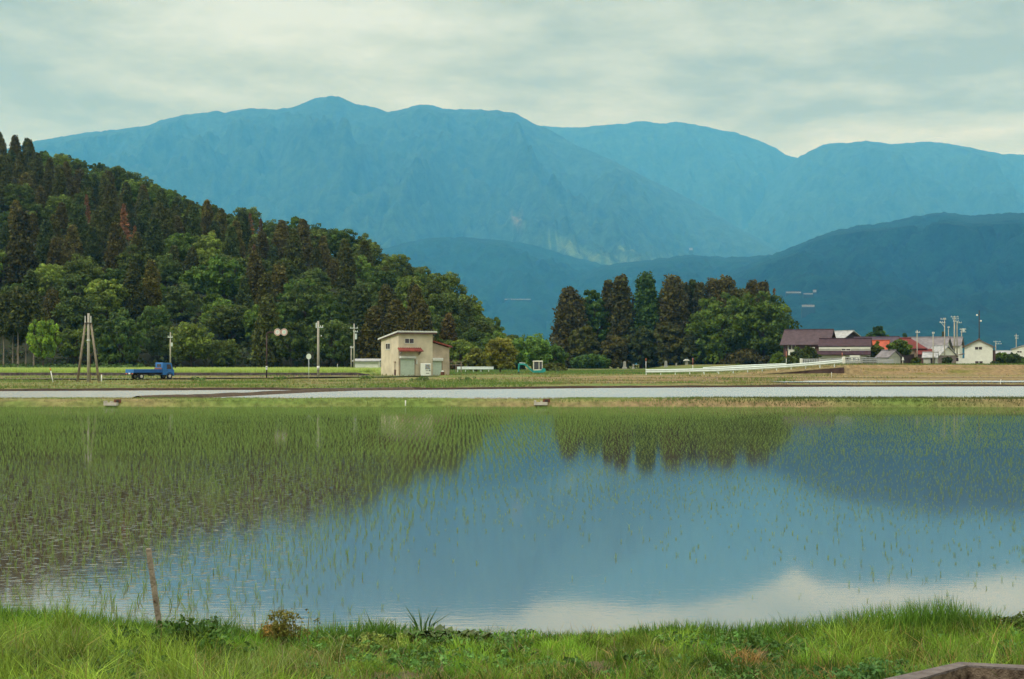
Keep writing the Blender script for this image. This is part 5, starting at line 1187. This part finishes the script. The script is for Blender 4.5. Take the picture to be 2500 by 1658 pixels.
# the bank under the camera: short turf, longer seeding grass on the left, reeds at the water edge
def turf(n, x0, x1, y0, y1, hfun, colfun, wd, lean, name):
    x = rng.uniform(x0, x1, n); y = rng.uniform(y0, y1, n)
    d = bank_edge(x) - y; ok = (d > -0.05) & ~in_kerb(x, y); x, y, d = x[ok], y[ok], d[ok]
    f1 = fb(x, y, 1.1, 4.4); f2 = fb(x, y, .45, 8.8)
    h, keep = hfun(x, y, d, f1, f2); x, y, d, f1, f2, h = [a[keep] for a in (x, y, d, f1, f2, h)]
    n = len(x); z = bank_z(x, y) - .01
    me = blades_mesh(name, np.stack([x, y, z], 1), h, wd*rng.uniform(.7, 1.4, n), rng.uniform(0, 2*np.pi, n), rng.uniform(*lean, n), colfun(x, y, d, f1, f2, n))
    me.materials.append(MG); return tag(link(name, me), kind='stuff')
def col_turf(x, y, d, f1, f2, n):
    g1 = np.array([0.105, 0.235, 0.022]); g2 = np.array([0.235, 0.36, 0.055]); yl = np.array([0.38, 0.30, 0.12]); g3 = np.array([0.055, 0.135, 0.018])
    leftk = (1 - smooth(-2.2, .2, x))*smooth(.8, 2.2, d)
    m_ = np.clip(.32 + f1*1.0 + .5*leftk + .25*smooth(1.5, 4, d), 0, 1)[:, None]
    c = lerp(g1, g2, m_); c = lerp(c, g3, np.clip(.55*(1 - smooth(.2, 1.6, d)) + f2*1.1, 0, .9)[:, None])
    tone = np.clip(1 + fb(x, y, 4.0, 1.4, 2)*1.1 + fb(x, y, 1.6, 6.4, 2)*.7, .45, 1.7)[:, None]; c = c*tone
    dryk = (rng.random(n) < .05 + .16*np.clip(f2*2, 0, 1))[:, None]; c = np.where(dryk, yl*rng.uniform(.6, 1.1, (n, 1)), c)
    return c*np.array([1.05, 1.0, .8])*rng.uniform(.6, 1.25, (n, 1))
def h_turf(x, y, d, f1, f2):
    left = 1 - smooth(-2.6, -1.2, x); right = smooth(1.2, 2.6, x)
    h = .06 + .04*np.clip(f1 + .3, 0, 1) + .05*left + .04*right + .03*smooth(1.5, 4, d)
    # bare trodden patch by the water, middle left
    bare = ((x + .95)/.75)**2 + ((d - .85)/.3)**2 < 1 + f1
    k = fb(x, y, 5.5, 2.2, 2); k2 = fb(x, y, 2.3, 7.2, 2)
    return h*np.clip(.95 + k*1.6 + k2*.9, .25, 2.4)*rng.uniform(.5, 1.5, len(x)), (rng.random(len(x)) < np.where(bare, .12, np.clip(.85 + k*1.2 + k2, .12, 1)))
turf(300000, -7, 7, 7.6, 14.2, h_turf, col_turf, .0055, (.1, 1.1), 'turf_grass')
def h_tall(x, y, d, f1, f2):
    left = (1 - smooth(-2.2, -.8, x))*smooth(.9, 2.0, d)*.8; mid = smooth(2.3, 3.5, d)*.07
    return (.15 + .14*np.clip(f1 + .4, 0, 1))*rng.uniform(.6, 1.35, len(x)), rng.random(len(x)) < np.clip(left*.95 + mid*.6, 0, 1)*np.clip(.55 + f1*1.2, .15, 1)
def col_tall(x, y, d, f1, f2, n):
    c = lerp(np.array([0.19, 0.33, 0.045]), np.array([0.33, 0.43, 0.12]), np.clip(rng.random(n)*.9 + f2, 0, 1)[:, None])
    return np.where((rng.random(n) < .12)[:, None], np.array([0.42, 0.38, 0.2]), c)*rng.uniform(.5, 1.05, (n, 1))
turf(60000, -7, 7, 7.6, 13.4, h_tall, col_tall, .0045, (.2, .9), 'meadow_grass')
def h_edge(x, y, d, f1, f2):
    tall = np.interp(x, [-6, -3.9, -3.2, -2.6, -2.3, -1.8, -1.2, -.6, 0.3, 1.0, 1.5, 2.6, 3.2, 4.0, 4.6, 6], [.34, .28, .22, .30, .10, .22, .26, .12, .10, .12, .22, .24, .34, .42, .22, .2])
    return tall*rng.uniform(.35, 1.15, len(x)), (d < .75) & (rng.random(len(x)) < np.clip(tall*3.2 + f1*.7, .06, 1))
def col_edge(x, y, d, f1, f2, n):
    c = lerp(np.array([0.055, 0.135, 0.018]), np.array([0.13, 0.26, 0.03]), np.clip(rng.random(n) + f1*.5, 0, 1)[:, None])
    return c*rng.uniform(.7, 1.25, (n, 1))
turf(90000, -7, 7, 12.2, 14.3, h_edge, col_edge, .0085, (.05, .55), 'edge_grass')

# weeds one can pick out along the bank
def weed(name, label, qx, qy, Y, kind, col, s=1.0, seed=1, cat='weed', group=None):
    g = np.random.default_rng(seed); p = Q(qx, qy, Y); p.z = float(bank_z(p.x, p.y)); t = thing(name, label, cat, p, 0, group)
    if kind == 'iris':      # stiff fan of sword leaves
        n = 22; a = g.uniform(0, 6.28, n); base = np.stack([np.cos(a)*.03*s, np.sin(a)*.03*s, np.zeros(n)], 1)
        me = blades_mesh('leaves', base, s*g.uniform(.14, .36, n), np.full(n, .017*s), a, g.uniform(.2, .75, n), np.array(col)[None]*g.uniform(.7, 1.25, (n, 1)))
        me.materials.append(MG); link('leaves', me, None, t)
    elif kind == 'tuft':    # flattened dead blades
        n = 120; a = g.uniform(0, 6.28, n); base = np.stack([g.normal(0, .10*s, n), g.normal(0, .10*s, n), np.full(n, .05)], 1)
        me = blades_mesh('blades', base, s*g.uniform(.10, .26, n), np.full(n, .006), a, g.uniform(.6, 1.6, n), np.array(col)[None]*g.uniform(.6, 1.3, (n, 1))); me.materials.append(MG); link('blades', me, None, t)
    elif kind == 'dock':    # broad crinkled leaves
        mb_ = MB(); n = 80
        for i in range(n):
            a = g.uniform(0, 6.28); l = s*g.uniform(.05, .125); el = g.uniform(.3, 1.35); w0 = l*.26
            dx, dy = math.cos(a), math.sin(a); tx_, ty_ = -dy, dx; o_ = Vector((g.uniform(-.1, .1)*s*2.0, g.uniform(-.08, .08)*s, 0)); V = []
            for k, wk in ((0, .12), (.3, .8), (.6, 1), (.85, .6), (1, .06)):
                r_ = l*k*math.cos(el*(1 - .5*k)); z_ = l*k*math.sin(el)*(1 - .35*k) + .02
                rp = .015*math.sin(k*11 + i)
                for sd_ in (-1, 0, 1): V.append((o_.x + dx*r_ + tx_*w0*wk*sd_, o_.y + dy*r_ + ty_*w0*wk*sd_, z_ + (abs(sd_)*.03*s*wk + rp)))
            mb_.add(V, [(r*3+c, r*3+c+1, r*3+c+4, r*3+c+3) for r in range(4) for c in range(2)])
        mb_.build('leaves', mat(f'dock leaf {seed}', col, .5, .35, 6, .3, spec=.35), t, True)
    elif kind == 'stalk':   # seeding dock: upright rusty stalks
        n = 34; a = g.uniform(0, 6.28, n); base = np.stack([g.normal(0, .10*s, n), g.normal(0, .06, n), np.zeros(n)], 1)
        me = blades_mesh('stalks', base, s*g.uniform(.18, .42, n), np.full(n, .012), a, g.uniform(.02, .25, n), np.array(col)[None]*g.uniform(.7, 1.3, (n, 1))); me.materials.append(MG); link('stalks', me, None, t)
        lob_ = [(b_[0] + g.normal(0, .015), b_[1], z_, .022, .022, .04, 5, .013, .3) for b_ in base for z_ in g.uniform(.12, .33, 5)*s]
        c = link('seed_head', leaf_mesh('seed_head', lob_, ML, sd=seed), None, t); c.color = (*col, 1)
    else:                   # leafy cluster
        lob_ = [(g.normal(0, .16*s), g.normal(0, .08*s), g.uniform(.02, .13)*s, .06*s, .06*s, .045*s, 48, .011*s + .003, .3) for _ in range(26)]
        c = link('leaves', leaf_mesh('leaves', lob_, ML, up=.6, sd=seed), None, t); c.color = (*col, 1)
for a in [
    ('iris_clump', 'sword leaved clump standing tallest at the middle of the bank', 1032, 1530, 13.0, 'iris', (0.04, 0.10, 0.020), 1.15, 3),
    ('iris_clump', 'sword leaved clump left of the tallest one', 920, 1530, 13.05, 'iris', (0.045, 0.10, 0.02), .95, 4),
    ('iris_clump', 'small sword leaved clump between the two bigger ones', 968, 1535, 13.0, 'iris', (0.05, 0.12, 0.022), .75, 5),
    ('dock_plant', 'big dark crinkled dock plant beside the water at mid bank', 1098, 1560, 12.5, 'dock', (0.055, 0.088, 0.018), 1.35, 6),
    ('dock_plant', 'dark dock plant overlapping the left of the biggest one', 1045, 1572, 12.4, 'dock', (0.06, 0.10, 0.02), 1.15, 7),
    ('dock_plant', 'low dark dock plant below the left sword leaved clump', 945, 1560, 12.6, 'dock', (0.055, 0.10, 0.02), 1.1, 8),
    ('seeding_dock', 'rusty brown seeding weed right of the wooden stake', 700, 1600, 12.2, 'stalk', (0.12, 0.115, 0.025), 1.0, 9),
    ('seeding_dock', 'reddish seeding stalk at the top of the rusty weed', 668, 1560, 12.7, 'stalk', (0.20, 0.13, 0.03), .55, 10),
    ('leafy_weed', 'dark clump of weeds hanging over the bank under the stake', 455, 1600, 11.6, 'leaf', (0.035, 0.075, 0.014), 1.9, 11),
    ('leafy_weed', 'small dark weed at the left foot of the stake', 405, 1555, 12.4, 'leaf', (0.04, 0.06, 0.018), .7, 12),
    ('leafy_weed', 'yellowish green weed below the bare patch', 905, 1590, 12.0, 'leaf', (0.16, 0.20, 0.04), .9, 13),
    ('leafy_weed', 'bushy dark weed at the right edge of the bank', 2490, 1490, 12.95, 'leaf', (0.045, 0.07, 0.014), 1.3, 14),
    ('leafy_weed', 'low dark weed just left of the bushy one at the right edge', 2455, 1493, 13.0, 'leaf', (0.05, 0.08, 0.018), .8, 15),
    ('leafy_weed', 'clover like green weed patch at lower right', 2100, 1625, 9.7, 'leaf', (0.055, 0.125, 0.032), 1.3, 16),
    ('leafy_weed', 'green clover patch nearer the concrete wall', 2260, 1590, 10.3, 'leaf', (0.06, 0.125, 0.03), 1.0, 17),
    ('dry_tuft', 'orange brown dead grass tuft on the right of the bank', 1825, 1595, 11.0, 'tuft', (0.36, 0.22, 0.07), .6, 18),
    ('dry_tuft', 'orange brown dead grass patch nearest the concrete wall', 2030, 1640, 9.9, 'tuft', (0.34, 0.20, 0.07), .7, 19),
]: weed(*a[:7], s=a[7], seed=a[8], cat='plant' if 'iris' in a[0] or 'dock' in a[0] else 'weed')

# low broad-leaved plants mixed into the turf
n = 7000; x = rng.uniform(-7, 7, n); y = rng.uniform(7.8, 13.6, n); d_ = bank_edge(x) - y; f = fb(x, y, .8, 17.0); ok = (d_ > .05) & ~in_kerb(x, y) & (rng.random(n) < np.clip(.35 + f*1.6, .03, 1))
lob = []
for a, b_, f_ in zip(x[ok], y[ok], f[ok]):
    z0 = float(bank_z(a, b_)); r_ = rng.uniform(.03, .085); lob.append((a, b_, z0 + rng.uniform(.02, .10), r_, r_, r_*.6, 16, rng.uniform(.010, .024), .45))
V, T = leaf_cloud(lob, up=.7, sd=71); me = arrays_mesh('ground_cover', V, np.arange(len(V)), np.full(len(V)//4, 4), np.clip(T, .2, 2)); me.materials.append(ML)
o = link('ground_cover', me); o.color = (0.055, 0.115, 0.026, 1); tag(o, kind='stuff')
# dead stems
n = 2600; x = rng.uniform(-6.5, 6.5, n); y = rng.uniform(7.8, 13.3, n); ok = (bank_edge(x) - y > .2) & ~in_kerb(x, y); x, y = x[ok], y[ok]; n = len(x)
me = blades_mesh('dead_stems', np.stack([x, y, bank_z(x, y)], 1), rng.uniform(.08, .26, n), np.full(n, .004), rng.uniform(0, 6.28, n), rng.uniform(.2, 1.5, n), np.array([0.36, 0.29, 0.16])[None]*rng.uniform(.5, 1.2, (n, 1))); me.materials.append(MG); tag(link('dead_stems', me), kind='stuff')

# grass on the first bund, verges, fields
def tufts(name, x, y, z, h, wd, col, lean=(.1, .8)):
    n = len(x); me = blades_mesh(name, np.stack([x, y, z], 1), h, wd, rng.uniform(0, 6.28, n), rng.uniform(*lean, n), col, two=False); me.materials.append(MG); return tag(link(name, me), kind='stuff')
n = 46000; x = rng.uniform(-60, 60, n); y = rng.uniform(89.0, 92.6, n); z = ground_z(x, y)
f = fb(x, y, .12, 3.3); f2 = fb(x, y, .5, 6.1); rgt = smooth(8, 14, x)
c = lerp(np.array([0.26, 0.20, 0.09]), np.array([0.14, 0.215, 0.045]), np.clip(.68 + f*1.6 + f2*.6, 0, 1)[:, None]); c = lerp(c, np.array([0.065, 0.085, 0.018]), (rgt*.85)[:, None])
keep = (z > .02) & (rng.random(n) < np.clip(.55 + f*1.5 + rgt*.5, .15, 1)); 
tufts('bund_grass', x[keep], y[keep], z[keep] - .02, (rng.uniform(.05, .16, n)*(1 + .5*rgt))[keep], np.full(keep.sum(), .045), (c*rng.uniform(.7, 1.3, (n, 1)))[keep])
n = 110000; y = 146 + 64*rng.random(n)**1.1; x = (rng.random(n) - .5)*2*.46*y
y = np.where(rng.random(n) < .25, far_edge(x) + rng.uniform(.8, 18, n), y)
f = fb(x, y, .09, 5.5); f2 = fb(x*.35, y, .25, 2.9)
e = far_edge(x); ok = (y > e + .9) & ~((x > 33) & (y > 157) & (y < 172.5)) & ~((x < -9) & (np.abs(y - np.interp(x, [-110, -50, -20, -10], [184.5, 184.5, 193, 195.5])) < 2.7)) & ~((x < -20) & (y > 201))
dryr = smooth(-2, 14, x)*.55 + smooth(46, 48, x)*.2
ok &= rng.random(n) < np.clip(.75 + f*1.4 + f2 - dryr, .06, 1)
g = np.clip(.55 + f*1.3 + f2*.8 - dryr, 0, 1)[:, None]
c = lerp(np.array([0.32, 0.25, 0.12]), np.array([0.125, 0.20, 0.04]), g); c = np.where(((x > 46) & (y > 189))[:, None], c*np.array([.8, .66, .6]), c)
h = rng.uniform(.08, .30, n)*np.clip(.9 + f2*1.5, .4, 1.8)
z = ground_z(x, y)
tufts('verge_grass', x[ok], y[ok], z[ok] - .03, h[ok], rng.uniform(.07, .16, n)[ok], (c*rng.uniform(.65, 1.3, (n, 1)))[ok])
n = 45000; y = 203.6 + 82*rng.random(n)**1.5; x = rng.uniform(-.40, -.0905, n)*y; x = np.minimum(x, -20.8)
c = lerp(np.array([0.27, 0.40, 0.08]), np.array([0.50, 0.56, 0.19]), np.clip(rng.random(n)*.7 + .3*smooth(206, 230, y), 0, 1)[:, None])
tufts('barley_crop', x, y, ground_z(x, y) - .03, rng.uniform(.32, .58, n), np.full(n, .10), c*rng.uniform(.8, 1.2, (n, 1)), (.0, .5))
n = 26000; y = rng.uniform(203, 300, n); x = rng.uniform(-.09, .16, n)*y; x = np.maximum(x, -17); f = fb(x, y, .06, 1.5)
c = lerp(np.array([0.20, 0.21, 0.07]), np.array([0.10, 0.19, 0.04]), np.clip(.6 + f*1.3, 0, 1)[:, None])
ok = ~((x > -17) & (x < -9) & (y < 207)); 
tufts('meadow_grass', x[ok], y[ok], ground_z(x, y)[ok] - .03, rng.uniform(.15, .45, n)[ok], np.full(ok.sum(), .15), (c*rng.uniform(.65, 1.3, (n, 1)))[ok])
n = 9000; y = rng.uniform(200, 215, n); x = rng.uniform(46, 110, n); c = np.array([0.10, 0.17, 0.035])[None]*rng.uniform(.6, 1.3, (n, 1))
tufts('levee_grass', x, y, ground_z(x, y) - .03, rng.uniform(.1, .34, n), np.full(n, .12), c)
# bushes of grass dotted on the verge
for i, (qx, qy, Y, s, lab) in enumerate([(485, 935, 172, 1.0, 'round grass clump between truck and mirror'), (680, 930, 178, .8, 'grass clump beneath the twin round signs'), (890, 922, 185, .8, 'weedy clump at the near left corner of the cream building'), (1030, 938, 168, 1.0, 'low weedy clump in front of the vending machine'), (1140, 939, 166, .9, 'weedy clump on the verge right of the cream building')]):
    p = Q(qx, qy, Y); p.z = float(ground_z(p.x, Y)); t = thing('grass_clump', lab, 'shrub', p)
    lob_ = [(rng.normal(0, .55*s), rng.normal(0, .3), rng.uniform(.05, .45)*s, .3*s, .3*s, .22*s, 24, .09, .3) for _ in range(16)]
    c_ = link('leaves', leaf_mesh('leaves', lob_, ML, up=.5, sd=200+i), None, t); c_.color = (0.07, 0.115, 0.028, 1)

# rice: rows of seedlings standing in the water
sx, sy = .155, .30
gx = np.arange(-48, 48, sx); gy = np.arange(13.6, 89.0, sy)
X, Y = np.meshgrid(gx, gy); X = X + (Y*-.035) ; X = X.ravel(); Y = Y.ravel()
ok = np.abs(X) < Y*.40 + 1.5; X, Y = X[ok], Y[ok]
X = X + rng.normal(0, .028, len(X)) + .02*np.sin(Y*.33); Y = Y + rng.normal(0, .06, len(Y))
ff = fb(X, Y, .10, 12.5); f9 = fb(X, Y, .35, 3.1)
u_ = X/Y
dn = np.interp(Y, [13, 20, 27, 40, 60, 89], [.05, .20, .52, .85, 1.0, 1.0])          # drowned near the bank on the right
lf = 1 - smooth(-.16, -.02, u_ + (Y - 20)*-.004 ); dn = np.clip(lerp(dn, np.interp(Y, [13, 14.5, 20, 30, 60, 89], [.55, .8, .95, 1, 1, 1]), lf) + ff*.35, .02, 1)
rt = smooth(.12, .3, u_)*np.interp(Y, [15, 24, 40], [0, .22, .0]); dn = np.clip(dn + rt, 0, 1)
ok = rng.random(len(X)) < dn; X, Y, ff, f9, lf = X[ok], Y[ok], ff[ok], f9[ok], lf[ok]
hh = (.074 + .062*lf + .012*smooth(40, 80, Y))*(1 + f9*.5)*rng.uniform(.65, 1.25, len(X))
order = np.argsort(Y); NEAR = 290
vis = (np.abs(X[order]) < Y[order]*.365) & (Y[order] > 14.0); near_i = order[vis][:NEAR]; nearset = np.zeros(len(X), bool); nearset[near_i] = True
def rice_col(n): return lerp(np.array([0.13, 0.235, 0.045]), np.array([0.235, 0.36, 0.09]), rng.random((n, 1)))*rng.uniform(.8, 1.2, (n, 1))
def rice_blades(name, X, Y, hh, nb, two, wd):
    n = len(X); bx_ = np.repeat(np.stack([X, Y, np.full(n, -.01)], 1), nb, 0); m_ = len(bx_)
    bx_[:, :2] += rng.normal(0, .010, (m_, 2)); H_ = np.repeat(hh, nb)*rng.uniform(.55, 1.1, m_)
    me = blades_mesh(name, bx_, H_, np.full(m_, wd)*rng.uniform(.7, 1.3, m_), rng.uniform(0, 6.28, m_), rng.uniform(.05, .6, m_), rice_col(m_), two=two); me.materials.append(MG); return me
RV = [rice_blades('rice_seedling', np.zeros(1), np.zeros(1), np.array([.14]), 6, True, .0052) for _ in range(6)]
for i in near_i:
    o = link('rice_seedling', RV[i % 6], None, None, (X[i], Y[i], 0), (0, 0, random.uniform(0, 6.28))); k = hh[i]/.14; o.scale = (k, k, k)
    tag(o, 'single young rice seedling standing in shallow water close to the grassy bank', 'rice seedling', 'rice seedlings nearest the bank')
far = ~nearset; a_ = far & (Y < 42); b_ = far & (Y >= 42)
tag(link('rice_crop', rice_blades('rice_crop', X[a_], Y[a_], hh[a_], 5, True, .0055)), kind='stuff')
tag(link('rice_crop', rice_blades('rice_crop', X[b_], Y[b_], hh[b_], 5, False, .0105)), kind='stuff')
